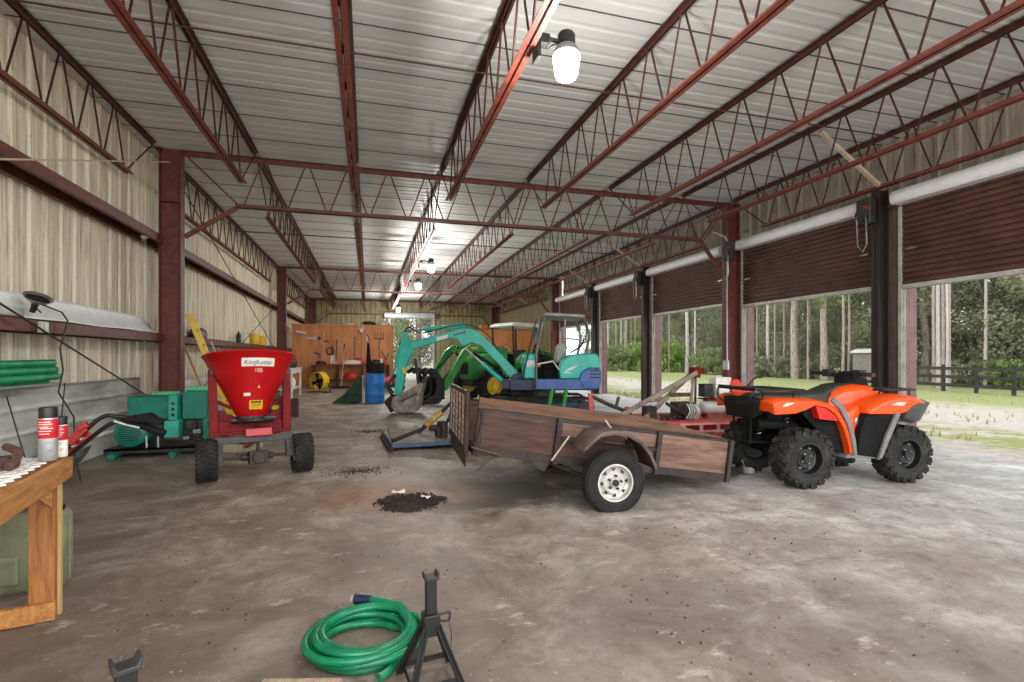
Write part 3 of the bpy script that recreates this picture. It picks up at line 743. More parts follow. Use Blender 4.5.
# clamp lamp, cord and box
t = thing('clamp_lamp', 'silver clamp lamp with dark reflector lying on the folded white sheet', 'lamp', (-3.36, 6.5, 1.96), 0)
A = V((-.45, .3, -.85)).to_track_quat('Z', 'Y').to_matrix().to_4x4()
b = MB(); b.lathe([(.03, 0), (.06, -.03), (.1, -.05), (.125, -.08)], 28, A, cap=False); b.build('reflector', M['steel'], t, solid=.003)
b = MB(); b.lathe([(.01, -.02), (.05, -.035), (.1, -.06), (.01, -.06)], 24, A); b.build('reflector_inside', M['black'], t)
b = MB(); b.lathe([(.005, .1), (.025, .1), (.03, 0), (.005, 0)], 16, A); b.tube([(-.05, .02, -.0), (.0, .04, -.06), (.02, .06, -.09)], .008, 6); b.build('clamp', M['black'], t)
b = MB(); b.tube([(-3.36, 6.55, 1.97), (-3.3, 6.85, 1.9), (-3.34, 7.05, 1.82), (-3.36, 7.02, 1.66), (-3.38, 6.98, 1.5), (-3.36, 7.0, 1.25), (-3.38, 6.95, 1.0), (-3.22, 6.92, .72), (-3.2, 6.9, .3), (-3.1, 6.8, .012)], .009, 6); tag(b.build('lamp_cord', M['cord']), 'black cord hanging from the clamp lamp down the left wall', 'cord')
t = thing('outlet_box', 'small pale electrical box on the lower wall girt', 'electrical box', (-3.395, 6.65, 1.72))
b = MB(); b.box((0, -.06, -.06), (.05, .06, .06)); b.build('box', M['zinc'], t, bevel=.008); b = MB(); b.box((.0501, -.02, -.04), (.054, .02, .04)); b.build('cover', M['canopy_white'], t, bevel=.002)
b = MB(); b.box((-.0, .07, -.05), (.04, .11, .05)); b.build('bracket', M['dark_steel'], t)

# ================================================================== GENERATOR
t = thing('generator', 'teal generator set on a steel skid beside the left wall', 'generator', (-2.92, 8.5, 0), 0)
b = MB(); b.box((-.56, -.3, .1), (.62, .42, .13)); b.box((-.56, -.3, .06), (.62, -.24, .13)); b.box((-.56, .36, .06), (.62, .42, .13)); b.build('skid', M['dark_steel'], t, bevel=.004)
for x in (-.42, .3):
    b = MB(); b.tube([(x, -.42, .045), (x, .45, .045)], .045, 12); b.build('foot_tube', M['gen_teal'], t)
b = MB(); A = Matrix.Translation((-.28, -.14, .34)) @ Matrix.Rotation(rad(90), 4, 'X'); b.lathe([(.01, .1), (.15, .1), (.2, .07), (.215, .02), (.215, -.45), (.01, -.45)], 36, A); b.build('alternator', M['gen_teal'], t)
b = MB()
for k in range(8): z = .23 + k*.03; hw = math.sqrt(max(.001, .14**2 - (z - .335)**2)); b.box((-.28 - hw, -.246, z), (-.28 + hw, -.24, z + .012))
b.build('vent_grille', M['black'], t)
b = MB(); b.box((-.32, -.2, .52), (.2, .35, .84)); b.build('fuel_tank', M['gen_teal'], t, bevel=.02, bseg=3)
b = MB(); b.box((.2, -.26, .5), (.31, .3, .86)); b.build('control_panel', pm('panel_teal', (60, 176, 150), (50, 160, 136), .4), t, bevel=.01)
b = MB()
for z in (.58, .66, .74): b.cyl((.26, -.262, z), (.26, -.268, z), .022, n=14)
b.build('socket_row', M['black'], t)
b = MB(); b.box((.16, -.3, .26), (.34, .02, .5)); b.build('junction_box', pm('panel_teal_light', (70, 190, 166), (56, 170, 146), .4), t, bevel=.01)
b = MB(); b.box((.34, -.16, .5), (.66, .3, .9)); b.box((.6, -.16, .2), (.66, .3, .5)); b.build('engine_shroud', M['gen_teal'], t, bevel=.015, bseg=3)
b = MB(); b.cbox((.48, .02, .34), (.24, .3, .3)); b.cyl((.46, -.2, .42), (.46, -.1, .42), .08, n=20); b.cyl((.54, -.2, .28), (.54, -.12, .28), .05, n=14); b.tube([(.4, -.2, .2), (.5, -.24, .24), (.6, -.2, .2)], .018, 8); b.build('engine', M['dark_steel'], t, bevel=.01)
b = MB(); b.cbox((.55, -.22, .33), (.1, .06, .07)); b.cbox((.42, -.22, .24), (.08, .05, .06)); b.build('air_filter', M['steel'], t, bevel=.01)
b = MB(); b.cbox((.1, .05, .87), (.26, .16, .05)); b.cbox((.5, .1, .93), (.3, .2, .06)); b.cyl((-.1, .1, .84), (-.1, .1, .88), .04, n=14); b.build('top_cap', pm('mint_part', (110, 200, 150), (80, 176, 130), .5), t, bevel=.01)
b = MB()
for x in (-.06, .08): b.cyl((x, -.27, .12), (x, -.27, .3), .014, n=8)
b.build('mount_bolt', M['zinc'], t)
t = thing('tool_tray', 'small open wooden tray of tools on the floor beside the generator', 'tray', (-1.93, 8.55, 0), -20)
b = MB(); b.box((-.28, -.24, .04), (.3, .2, .06)); b.box((-.28, -.25, .0), (.3, -.23, .12)); b.box((-.28, .19, 0), (.3, .21, .12)); b.box((-.29, -.25, 0), (-.27, .21, .12)); b.box((.29, -.25, 0), (.31, .21, .12)); b.build('tray', M['pale_wood'], t, bevel=.004)
for k, (x, y, L, m, lab) in enumerate(((-.14, -.04, .09, 'dark_steel', 'dark wrench at the near left of the wooden tool tray'), (-.0, -.15, .09, 'steel', 'bright steel wrench at the front of the wooden tool tray'), (.12, -.1, .1, 'mower_blue', 'blue handled tool at the front right of the wooden tool tray'),
        (-.15, .1, .09, 'steel', 'bright steel bar at the back left of the wooden tool tray'), (.03, .08, .1, 'dark_steel', 'dark tool at the back middle of the wooden tool tray'), (.19, .06, .07, 'mower_blue', 'short blue tool at the back right of the wooden tool tray'))):
    b = MB(); b.tube([(-L, 0, 0), (L*.5, 0, 0)], .012, 8); b.cbox((L*.7, 0, 0), (L*.5, .04, .022)); b.cbox((-L*.98, 0, 0), (.03, .032, .02))
    o = b.build('hand_tool', M[m]); a_ = rad(-20); o.location = (-1.93 + x*math.cos(a_) - y*math.sin(a_), 8.55 + x*math.sin(a_) + y*math.cos(a_), .0725); o.rotation_euler = (0, 0, rad(-20 + 25*(k % 3 - 1)))
    tag(o, lab, 'hand tool', 'tools in the tray')
# ================================================================== WHEELS
def tyre_mb(R, W, rin, knobs=0, kh=.02, n=40, M=None, kw=.5):
    """tyre about the y axis (axle), centred on the origin"""
    b = MB(M); A = Matrix.Rotation(PI/2, 4, 'X')
    h = W/2; s = min(.05, W*.22)
    prof = [(rin, -h*.8), (rin + (R - rin)*.25, -h*.98), (R - s*1.4, -h), (R - s*.5, -h*.93), (R, -h*.72), (R + .003, 0), (R, h*.72), (R - s*.5, h*.93), (R - s*1.4, h), (rin + (R - rin)*.25, h*.98), (rin, h*.8), (rin - .004, 0)]
    b.lathe(prof, n, A, closed=True)
    for k in range(knobs):
        for sd in (-1, 1):
            a = 2*PI*(k + (.5 if sd > 0 else 0))/knobs
            K = Matrix.Rotation(a, 4, 'Y') @ Matrix.Translation((0, sd*W*.25, R + kh*.3)) @ Matrix.Rotation(sd*.5, 4, 'Z')
            b.box((-PI*R/knobs*kw, -W*.22, -kh), (PI*R/knobs*kw, W*.22, kh*.7), K)
            K = Matrix.Rotation(a + .1, 4, 'Y') @ Matrix.Translation((0, sd*W*.475, R - kh*.9))
            b.box((-PI*R/knobs*kw*.7, -W*.05, -kh*1.6), (PI*R/knobs*kw*.7, W*.05, kh), K)
    return b
def rim_mb(r, W, side=-1, dish=.03, lip=.012):
    b = MB(); A = Matrix.Rotation(PI/2, 4, 'X') if side < 0 else Matrix.Rotation(-PI/2, 4, 'X')
    h = W/2
    # axis +z here becomes the outer face
    b.lathe([(r + lip, h*.82), (r + lip, h*.9), (r - lip*.5, h*.9), (r - lip*1.2, h*.3), (r*.78, h*.3 - dish*.4), (r*.62, h*.3 + dish*.6), (r*.3, h*.3 + dish*.5), (r*.27, h*.3 + dish*1.4), (.005, h*.3 + dish*1.4), (.005, -h*.6), (r - lip, -h*.8)], 32, A, cap=False)
    return b

# ================================================================== QUAD BIKE
t = thing('quad_bike', 'orange and black quad bike with knobby tyres parked by the nearest open doors', 'quad bike', (5.17, 4.8, 0), -4.4)
for x, s in ((-.64, -1), (-.64, 1), (.645, -1), (.645, 1)):
    R, W = (.318, .25) if x < 0 else (.318, .215)
    y = s*(.43 if x < 0 else .44)
    w = tyre_mb(R - .018, W, .165, 17, .02).build('wheel', M['rubber_dust'], t, ang=30, loc=(x, y, .318))
    if s > 0 and x > 0: w.rotation_euler = (0, 0, 0)
    rim_mb(.165, W, s, .04).build('rim', M['black'], w, ang=30)
    hb = MB()
    for k in range(4):
        a = 2*PI*k/4 + .5
        yy = s*W*.2; hb.cyl((.055*math.cos(a), yy - s*.02, .055*math.sin(a)), (.055*math.cos(a), yy + s*.03, .055*math.sin(a)), .012, n=6)
    for k in range(6):
        a = 2*PI*k/6; hb.beam((.05*math.cos(a), s*W*.19, .05*math.sin(a)), (.125*math.cos(a), s*W*.17, .125*math.sin(a)), .03, .012, (0, 1, 0))
    hb.cyl((0, s*W*.05, 0), (0, s*W*.27, 0), .035, .028, n=12)
    hb.build('hub', M['steel'], w, ang=30)
# rear fender: top sheet with drooping sides
def xz_sheet(b, pts, y0, y1): b.grid(lambda u, v: (pts[min(int(round(u*(len(pts) - 1))), len(pts) - 1)][0], y0 + v*(y1 - y0), pts[min(int(round(u*(len(pts) - 1))), len(pts) - 1)][1]), len(pts) - 1, 1)
for s in (-1, 1):
    b = MB()
    poly = [(-1.1, .93), (-1.02, .975), (-.6, .955), (-.46, .93), (-.33, .865), (-.22, .73), (-.15, .56), (-.1, .36), (-.055, .33), (-.04, .33), (-.06, .56), (-.12, .74), (-.2, .87), (-.3, .96), (-.5, 1.0), (-1.0, 1.01), (-1.13, .965)]
    poly2 = [(-1.05, .93), (-.98, .965), (-.55, .955), (-.38, .925), (-.25, .84), (-.15, .68), (-.085, .5), (-.06, .34), (-.1, .34), (-.125, .48), (-.19, .66), (-.285, .80), (-.40, .875), (-.55, .905), (-.66, .86), (-.80, .82), (-1.04, .815)]
    b.loft([[(x, s*.2, z - .01) for x, z in poly2], [(x, s*.42, z) for x, z in poly2], [(x, s*.5, z - .02 if z > .6 else z) for x, z in poly2], [(x*.985, s*.515, z*.97 if z > .6 else z) for x, z in poly2]])
    b.build('rear_fender', M['atv_orange'], t, bevel=.012, bseg=2)
    g = MB(); strip = [(-.36, .93), (-.25, .84), (-.155, .68), (-.1, .5), (-.07, .335), (-.03, .335), (-.05, .5), (-.105, .7), (-.2, .87), (-.31, .965)]
    g.prism(strip, min(s*.505, s*.535), max(s*.505, s*.535), 'y'); g.build('fender_edge', M['grey_plastic'], t, bevel=.005)
    g = MB(); g.prism([(-.62, .88), (-.40, .87), (-.285, .79), (-.19, .65), (-.125, .47), (-.1, .345), (-.3, .42), (-.45, .62), (-.62, .78)], min(s*.28, s*.43), max(s*.28, s*.43), 'y'); g.build('wheel_liner', M['black_matte'], t)
    g = MB(); g.prism([(-.54, .875), (-.42, .85), (-.31, .775), (-.26, .71), (-.5, .735)], min(s*.43, s*.524), max(s*.43, s*.524), 'y'); g.build('reflector', M['red_lens'], t, bevel=.006)
    g = MB(); g.prism([(-.95, .88), (-.9, .915), (-.8, .915), (-.84, .9), (-.9, .88)], min(s*.51, s*.521), max(s*.51, s*.521), 'y'); g.build('decal', M['label_white'], t)
# body shell: tank and engine side covers
def ring_yz(x, hw, z0, z1, rt, n=6):
    pts = []
    for k in range(n + 1):
        a = PI/2*k/n; pts.append((x, hw - rt + rt*math.cos(a), z1 - rt + rt*math.sin(a)))
    for k in range(n + 1):
        a = PI/2 + PI/2*k/n; pts.append((x, -hw + rt + rt*math.cos(a), z1 - rt + rt*math.sin(a)))
    return [(x, hw, z0)] + pts + [(x, -hw, z0)]
b = MB(); b.loft([ring_yz(-.05, .15, .72, .88, .06), ring_yz(.03, .19, .5, 1.0, .08), ring_yz(.14, .23, .36, 1.06, .1), ring_yz(.3, .25, .45, 1.085, .11), ring_yz(.46, .25, .62, 1.07, .1), ring_yz(.62, .24, .75, 1.01, .08), ring_yz(.74, .2, .8, .97, .06)])
b.build('tank_cover', M['atv_orange'], t, ang=50, bevel=.008)
b = MB(); b.loft([ring_yz(-.04, .11, .95, .975, .01), ring_yz(.1, .13, 1.0, 1.075, .03), ring_yz(.3, .13, 1.03, 1.098, .03), ring_yz(.42, .1, 1.03, 1.07, .02)]); b.build('tank_pad', M['dash_green'], t)
b = MB(); b.loft([ring_yz(-.98, .14, .9, .955, .03), ring_yz(-.9, .16, .9, .985, .04), ring_yz(-.4, .17, .88, .985, .05), ring_yz(-.12, .16, .86, .99, .05), ring_yz(.02, .13, .86, 1.05, .05), ring_yz(.06, .1, .9, 1.07, .05)]); b.build('seat', M['dash_green'], t, ang=60)
b = MB(); b.loft([ring_yz(-.09, .41, .34, .66, .03), ring_yz(-.06, .42, .33, .8, .05), ring_yz(.09, .42, .33, .86, .06), ring_yz(.14, .40, .36, .86, .06)]); b.build('side_cover', M['atv_orange'], t, ang=50)
b = MB(); b.ell((.075, -.42, .68), (.03, .012, .055)); b.build('side_badge', M['steel'], t)
# front fender
fp = [(.16, .86), (.28, .92), (.42, .965), (.58, .985), (.72, .975), (.84, .95), (.9, .92), (.8, .925), (.71, .9), (.64, .84), (.58, .775), (.5, .765), (.14, .775)]
for s in (-1, 1):
    b = MB(); b.loft([[(x, s*.12, z - .005) for x, z in fp], [(x, s*.42, z) for x, z in fp], [(x*.995, s*.5, z - .025 if z > .8 else z) for x, z in fp], [(x*.985 + .01, s*.52, z - .05 if z > .8 else z) for x, z in fp]])
    b.build('front_fender', M['atv_orange'], t, bevel=.012)
    g = MB(); g.prism([(.12, .765), (.49, .76), (.4, .55), (.27, .29), (.0, .33), (.05, .6)], min(s*.4, s*.5), max(s*.4, s*.5), 'y'); g.build('leg_shield', M['black_matte'], t, bevel=.01)
    g = MB(); g.prism([(.47, .78), (.535, .78), (.43, .58), (.29, .3), (.23, .27), (.35, .55)], min(s*.5, s*.545), max(s*.5, s*.545), 'y'); g.build('shield_edge', M['grey_plastic'], t, bevel=.012)
    g = MB(); g.prism([(-.14, .3), (.42, .27), (.42, .315), (-.1, .345)], min(s*.26, s*.49), max(s*.26, s*.49), 'y'); g.build('footwell', M['grey_plastic'], t, bevel=.01)
    g = MB(); g.prism([(.42, .87), (.5, .9), (.62, .9), (.58, .86)], min(s*.5, s*.527), max(s*.5, s*.527), 'y'); g.build('fender_decal', M['zinc'], t)
    g = MB()   # grip, bar half, lever, mirror-less
    bar = fillet([(.36, s*.03, 1.13), (.33, s*.14, 1.2), (.27, s*.42, 1.2)], .05); g.tube(bar, .017, 8); g.tube([(.3, s*.28, 1.2), (.265, s*.45, 1.2)], .024, 10)
    g.tube([(.37, s*.26, 1.195), (.36, s*.42, 1.19)], .006, 6); g.cbox((.31, s*.22, 1.205), (.09, .1, .09)); g.build('handlebar', M['black'], t)
b = MB(); b.loft([ring_yz(.25, .07, 1.04, 1.14, .02), ring_yz(.3, .12, 1.03, 1.2, .03), ring_yz(.4, .13, 1.0, 1.23, .04), ring_yz(.52, .12, .97, 1.17, .04), ring_yz(.6, .08, .96, 1.04, .03)]); b.build('instrument_pod', M['black_matte'], t, ang=50)
b = MB(); b.loft([[(.72, y, z) for y, z in ((-.4, .7), (.4, .7), (.5, .89), (-.5, .89))], [(.86, y, z) for y, z in ((-.4, .64), (.4, .64), (.52, .925), (-.52, .925))], [(1.0, y, z) for y, z in ((-.36, .66), (.36, .66), (.48, .89), (-.48, .89))], [(1.07, y, z) for y, z in ((-.3, .72), (.3, .72), (.38, .83), (-.38, .83))]])
b.build('front_bumper', pm('nose_grey', (86, 84, 80), (70, 68, 66), .5), t, bevel=.02)
for s in (-1, 1): b = MB(); b.ell((1.03, s*.27, .8), (.05, .09, .04)); b.build('headlight', M['label_white'], t)
def rack(name, xa, xb, hw, z, n, drop):
    b = MB(); b.tube(fillet([(xa, -hw, z), (xb, -hw, z), (xb, hw, z), (xa, hw, z)], .08) + [(xa, -hw, z)], .011, 8)
    for k in range(n):
        y = -hw + (k + 1)*2*hw/(n + 1); b.tube([(xa, y, z), (xb, y, z)], .008, 6)
    for q in drop:
        for s in (-1, 1): b.tube([(q[0], s*hw*.8, z), (q[1], s*hw*.7, q[2])], .01, 6)
    b.build(name, M['black'], t)
rack('front_rack', .5, 1.0, .34, 1.02, 5, ((.55, .55, .95), (.95, .98, .84)))
rack('rear_rack', -1.1, -.5, .36, 1.035, 5, ((-.6, -.6, .93), (-1.0, -.98, .94)))
b = MB(); b.tube(fillet([(-.9, -.34, 1.03), (-1.12, -.34, 1.06), (-1.18, -.3, .95), (-1.1, -.2, .84)], .05), .012, 8); b.tube(fillet([(-.9, .34, 1.03), (-1.12, .34, 1.06), (-1.18, .3, .95), (-1.1, .2, .84)], .05), .012, 8); b.tube([(-1.12, -.34, 1.06), (-1.12, .34, 1.06)], .012, 8); b.build('rear_bumper', M['black'], t)
b = MB(); b.loft([[(-1.0, y, z) for y, z in ((-.3, .78), (.3, .78), (.32, .95), (-.32, .95))], [(-1.09, y, z) for y, z in ((-.24, .72), (.24, .72), (.3, .93), (-.3, .93))], [(-1.14, y, z) for y, z in ((-.16, .72), (.16, .72), (.2, .88), (-.2, .88))]]); b.build('tail_box', M['black_matte'], t, bevel=.012)
b = MB(); b.cbox((.0, 0, .42), (1.3, .3, .16)); b.cbox((.05, 0, .58), (.6, .26, .3)); b.tube([(-.66, -.32, .318), (-.66, .32, .318)], .035, 10); b.tube([(.66, -.33, .318), (.66, .33, .318)], .025, 10); b.ell((-.66, 0, .318), (.12, .1, .1))
for s in (-1, 1):
    b.tube([(-.1, s*.16, .36), (-.66, s*.22, .33)], .022, 8); b.tube([(.3, s*.12, .4), (.66, s*.3, .33)], .018, 8)
    b.tube([(-.7, s*.2, .36), (-.62, s*.17, .76)], .03, 10); b.tube([(.66, s*.28, .36), (.6, s*.2, .78)], .028, 10)
    b.tube([(-1.05, s*.14, .45), (-1.05, s*.16, .9)], .014, 8); b.tube([(-.6, s*.14, .44), (-1.06, s*.14, .45)], .014, 8)
b.tube([(-1.06, -.14, .45), (-1.06, .14, .45)], .014, 8); b.cbox((-1.08, 0, .38), (.1, .05, .04)); b.tube([(-.5, -.17, .62), (-1.0, -.17, .66)], .055, 12)
b.cbox((.1, 0, .3), (.5, .26, .06)); b.cbox((-.4, 0, .75), (.9, .34, .14)); b.cbox((.7, 0, .75), (.5, .3, .2))
b.build('chassis', M['black_matte'], t)
for s in (-1, 1):
    b = MB(); pts = [( -.7 + .08*k/40 + .034*math.cos(k*1.1), s*(.2 - .03*k/40) + .034*math.sin(k*1.1), .42 + .3*k/40) for k in range(41)]; b.tube(pts, .006, 5); b.build('spring', M['steel'], t)

# ================================================================== UTILITY TRAILER (nose down on its tongue)
t = thing('utility_trailer', 'weathered wooden utility trailer with a mesh ramp gate, tongue resting on the floor', 'trailer', (2.1, 5.2, .287), rot=(0, rad(8.4), rad(-3)))
XA, XB, YN, YF_, ZB, ZT = -1.17, 1.53, -.66, .66, .05, .475
b = MB()
for y in (YN, YF_):
    s = -1 if y < 0 else 1
    b.box((XA, y - .02, ZB), (XB, y + .02, ZB + .075))                       # bottom rail
    b.box((XA - .02, y - .004, ZT - .035), (XB + .01, y + .004, ZT)); b.box((XA - .02, min(y, y - s*.045), ZT - .005), (XB + .01, max(y, y - s*.045), ZT))
    for x in (XA, -.4, .66, XB - .05):
        b.box((x, min(y + s*.02, y + s*.028), ZB - .01), (x + .06, max(y + s*.02, y + s*.028), ZT)); b.box((x, min(y, y + s*.05), ZB - .01), (x + .006, max(y, y + s*.05), ZT))
for x in (XA, -.6, 0, .6, XB - .05): b.box((x, YN, ZB), (x + .05, YF_, ZB + .06))
b.box((XB - .006, YN, ZB), (XB, YF_, ZB + .08)); b.box((XB - .006, YN, ZT - .04), (XB, YF_, ZT))
b.prism([(-.62, .05), (-.42, .05), (-.46, -.04), (-.52, -.02)], YN - .03, YN + .03, 'y')
b.prism([(.38, .05), (.58, .05), (.5, -.05), (.47, -.05)], YN - .06, YN + .03, 'y')
b.build('frame', M['rustdark'], t, bevel=.003, bseg=1)
for y in (YN, YF_):
    s = -1 if y < 0 else 1
    for xa, xb, za, zb, m, nm in ((XA + .06, -.4, ZB + .07, ZT - .03, 'oldwood', 'side_board'), (-.34, .66, ZB + .26, ZT - .04, 'pinkwood', 'side_board'), (-.34, .66, ZB + .07, ZB + .235, 'oldwood', 'side_board'), (.72, XB - .05, ZB + .07, ZT - .03, 'pinkwood', 'side_board')):
        b = MB(); b.box((xa, y - .012, za), (xb, y + .012, zb)); b.build(nm, M[m], t, bevel=.004)
    if s > 0: continue
    b = MB(); b.prism([(XA - .0, ZT + .004), (XB - .04, ZT + .004), (.52, ZT + .125), (XA, ZT + .1)], min(y, y - s*.038), max(y, y - s*.038), 'y'); b.build('top_plank', M['plankwood'], t, bevel=.005)
b = MB(); b.box((XB - .03, YN + .04, ZB + .08), (XB - .01, YF_ - .04, ZT - .04)); b.build('front_board', M['oldwood'], t)
b = MB()
for k in range(9): b.box((XA + .01, YN + .03 + k*.161, ZB + .062), (XB - .03, YN + .03 + k*.161 + .15, ZB + .095))
b.build('deck', M['oldwood'], t, bevel=.004)
for s in (-1, 1):
    y = s*.965
    w = tyre_mb(.287, .165, .168, 0, n=48).build('wheel', M['rubber'], t, ang=30, loc=(.11, y, -.01))
    g = MB()
    for k in range(3): g.lathe([(.2885, -.05 + .05*k - .008), (.2915, -.05 + .05*k - .006), (.2915, -.05 + .05*k + .006), (.2885, -.05 + .05*k + .008)], 48, Matrix.Rotation(PI/2, 4, 'X'), closed=True)
    for r in (.205, .235, .262): g.lathe([(r, s*-.079), (r, s*-.0845), (r + .006, s*-.0845), (r + .006, s*-.079)], 48, Matrix.Rotation(PI/2, 4, 'X'), closed=True)
    g.build('tread', M['rubber_dust'], w)
    r_ = rim_mb(.162, .165, s, .03, .01).build('rim', M['chrome_rim'], w, ang=30)
    yy = s*.046
    for k in range(8):
        g = MB()
        a = 2*PI*k/8 + .2; ca, sa = math.cos(a), math.sin(a); r0, r1 = .105, .132; d = .35
        g.add([(r1*math.cos(a - d*.42), yy*1.02, r1*math.sin(a - d*.42)), (r1*math.cos(a + d*.42), yy*1.02, r1*math.sin(a + d*.42)), (r0*math.cos(a), yy*1.12, r0*math.sin(a)),
               (r1*math.cos(a - d*.42), yy*.7, r1*math.sin(a - d*.42)), (r1*math.cos(a + d*.42), yy*.7, r1*math.sin(a + d*.42)), (r0*math.cos(a), yy*.7, r0*math.sin(a))], [(0, 1, 2), (0, 3, 4, 1), (1, 4, 5, 2), (2, 5, 3, 0), (5, 4, 3)]); g.build('rim_slot', M['black'], w)
    g = MB()
    for k in range(5):
        a = 2*PI*k/5 + .3; g.cyl((.062*math.cos(a), s*.03, .062*math.sin(a)), (.062*math.cos(a), s*.066, .062*math.sin(a)), .012, n=6)
    g.cyl((0, s*.03, 0), (0, s*.085, 0), .036, .03, n=16); g.build('hub', M['black'], w)
    # fender
    pr = [(-.25, .25), (-.2, .31), (-.1, .42), (.03, .455), (.17, .45), (.3, .4), (.41, .3), (.48, .19), (.49, .15)]
    b = MB(); ya, yb = s*.69, s*1.05
    up = [(x, ya, z) for x, z in pr]; dn = [(x, yb, z) for x, z in pr]; lip = [(x*.985 + .0, yb, z - .035) for x, z in pr]
    vs = up + dn + lip; k = len(pr); fs = [(i, i + 1, k + i + 1, k + i) for i in range(k - 1)] + [(k + i, k + i + 1, 2*k + i + 1, 2*k + i) for i in range(k - 1)]
    b.add(vs, fs); b.build('fender', M['rustdark'] if s > 0 else pm('fender_dusty', (116, 100, 92), (84, 70, 64), .6, .1, 5), t, solid=.006)
    b = MB(); b.beam((-.1, s*.67, .38), (-.1, s*.71, .38), .05, .05); b.beam((.35, s*.67, .33), (.35, s*.71, .33), .05, .05); b.box((-.34, min(s*.66, s*.70), .28), (.66, max(s*.66, s*.70), .30)); b.build('fender_bracket', M['rustdark'], t)
b = MB(); b.tube([(.11, -.9, -.01), (.11, .9, -.01)], .025, 10)
for s in (-1, 1):
    pts = [(-.4, s*.62, .045), (-.2, s*.62, -.01), (0, s*.62, -.03), (.2, s*.62, -.01), (.4, s*.62, .045)]
    for q in range(3): b.tube([(x*(1 - q*.2), y, z - .012*q - .01) for x, y, z in pts], .012, 6)
b.build('axle', M['rustdark'], t)
b = MB(); b.beam((XB, -.5, .07), (2.12, -.02, .065), .06, .07); b.beam((XB, .5, .07), (2.12, .02, .065), .06, .07); b.beam((2.05, 0, .075), (2.25, 0, .085), .07, .07); b.build('tongue', M['rustdark'], t, bevel=.003)
b = MB(); b.loft([[(2.2, -.045, .06), (2.2, .045, .06), (2.2, .04, .13), (2.2, -.04, .13)], [(2.3, -.05, .06), (2.3, .05, .06), (2.3, .04, .14), (2.3, -.04, .14)], [(2.36, -.035, .07), (2.36, .035, .07), (2.36, .025, .12), (2.36, -.025, .12)]]); b.tube([(2.24, 0, .13), (2.2, .01, .2), (2.25, .03, .22)], .009, 6); b.build('coupler', M['steel'], t, bevel=.004)
# ramp gate, hinged at the tail, leaning out a little
g0 = bpy.data.objects.new('ramp_gate', None)
GY0, GY1, GZ0, GZ1 = -.65, .65, -.0, .57
b = MB(); x = 0
b.tube([(0, GY0, GZ0), (0, GY0, GZ1)], .026, 8); b.tube([(0, GY1, GZ0), (0, GY1, GZ1)], .022, 8); b.tube([(0, GY0, GZ1), (0, GY1, GZ1)], .02, 8); b.tube([(0, GY0, GZ0 + .06), (0, GY1, GZ0 + .06)], .02, 8)
for k in range(1, 5): y = GY0 + k*(GY1 - GY0)/5; b.beam((0, y, GZ0 + .03), (0, y, GZ1), .04, .04)
b.box((-.006, GY0, GZ0 - .12), (.002, GY1, GZ0 + .06))
gate = b.build('ramp_gate', M['rustdark'], t, bevel=.002, bseg=1); gate.location = (XA - .05, 0, .04); gate.rotation_euler = (0, rad(-7), 0)
b = MB(); q = .055
ny = int((GY1 - GY0)/q); nz = int((GZ1 - GZ0 - .06)/ .035)
for k in range(nz + 1):
    z = GZ0 + .08 + k*.062
    if z > GZ1 - .02: break
    pts = [(-.014, GY0 + .02 + i*q*.5, z + (.028 if (i + k) % 2 else -.028)) for i in range(int((GY1 - GY0 - .04)/(q*.5)) + 1)]
    b.tube(pts, 0.003, 4, cap=False)
b.build('mesh_panel', pm('dusty_mesh', (158, 136, 122), (120, 96, 84), .7, .1, 20), gate)
b = MB()
for k in range(22):
    z = .46 - k*.019; b.tube([(XA + .03 + .01*math.sin(k*.3), YN - .045 + .006*math.cos(a), z + .014*math.sin(a)) if k % 2 else (XA + .03 + .01*math.sin(k*.3) + .006*math.cos(a), YN - .045, z + .014*math.sin(a)) for a in [2*PI*i/8 for i in range(8)]], .003, 5, closed=True)
b.build('chain', M['rustdark'], t)
b = MB(); b.tube(fillet([(XA - .02, YN - .05, .12), (XA + .08, YN - .05, .1), (XA + .25, YN - .04, .075), (XA + .26, YN - .04, .05)], .02), .009, 8); b.tube([(XA - .04, YN - .05, .02), (XA + .05, YN - .05, .02)], .012, 8); b.build('latch_rod', M['rust'], t)
b = MB(); b.beam((-.42, YN - .07, .08), (-.28, YN - .08, .33), .022, .012); b.build('strap', M['pale_wood'], t)
b = MB(); b.tube([(.05, YN - .1, .52), (.14, YN - .1, .43), (.16, YN - .1, .42)], .008, 6); b.build('marker_stick', M['zinc'], t)
b = MB(); b.tube([(-.9, YN, .06), (-.98, YN - .02, .03), (-1.06, YN - .03, -.04), (-1.1, YN - .03, -.1)], .004, 5); b.build('loose_wire', M['cord'], t)

# ================================================================== CONE SPREADER
t = thing('cone_spreader', 'red cone hopper seed and fertilizer spreader on two small black wheels', 'spreader', (-1.26, 6.55, 0), 16.7)
T_ = Matrix.Translation((0, 0, .235)) @ Matrix.Rotation(rad(-9), 4, 'X') @ Matrix.Translation((0, 0, -.235))
CX = -.045
for x in (-.5, .5):
    w = tyre_mb(.222, .205, .11, 26, .009, M=None, kw=.75).build('wheel', M['rubber_dust'], t, ang=30, loc=(x, 0, .235)); w.rotation_euler = (0, 0, PI/2)
    rim_mb(.115, .205, 1 if x < 0 else -1).build('rim', M['zinc'], w)
b = MB(T_); b.box((-.43, -.04, .4), (.4, .06, .48))
for x in (-.43, .32): b.box((x, -.04, .2), (x + .09, .06, .42))
b.cyl((-.42, 0, .235), (-.14, 0, .235), .018, n=10); b.cyl((.14, 0, .235), (.42, 0, .235), .018, n=10)
b.build('axle_frame', M['dark_steel'], t, bevel=.006)
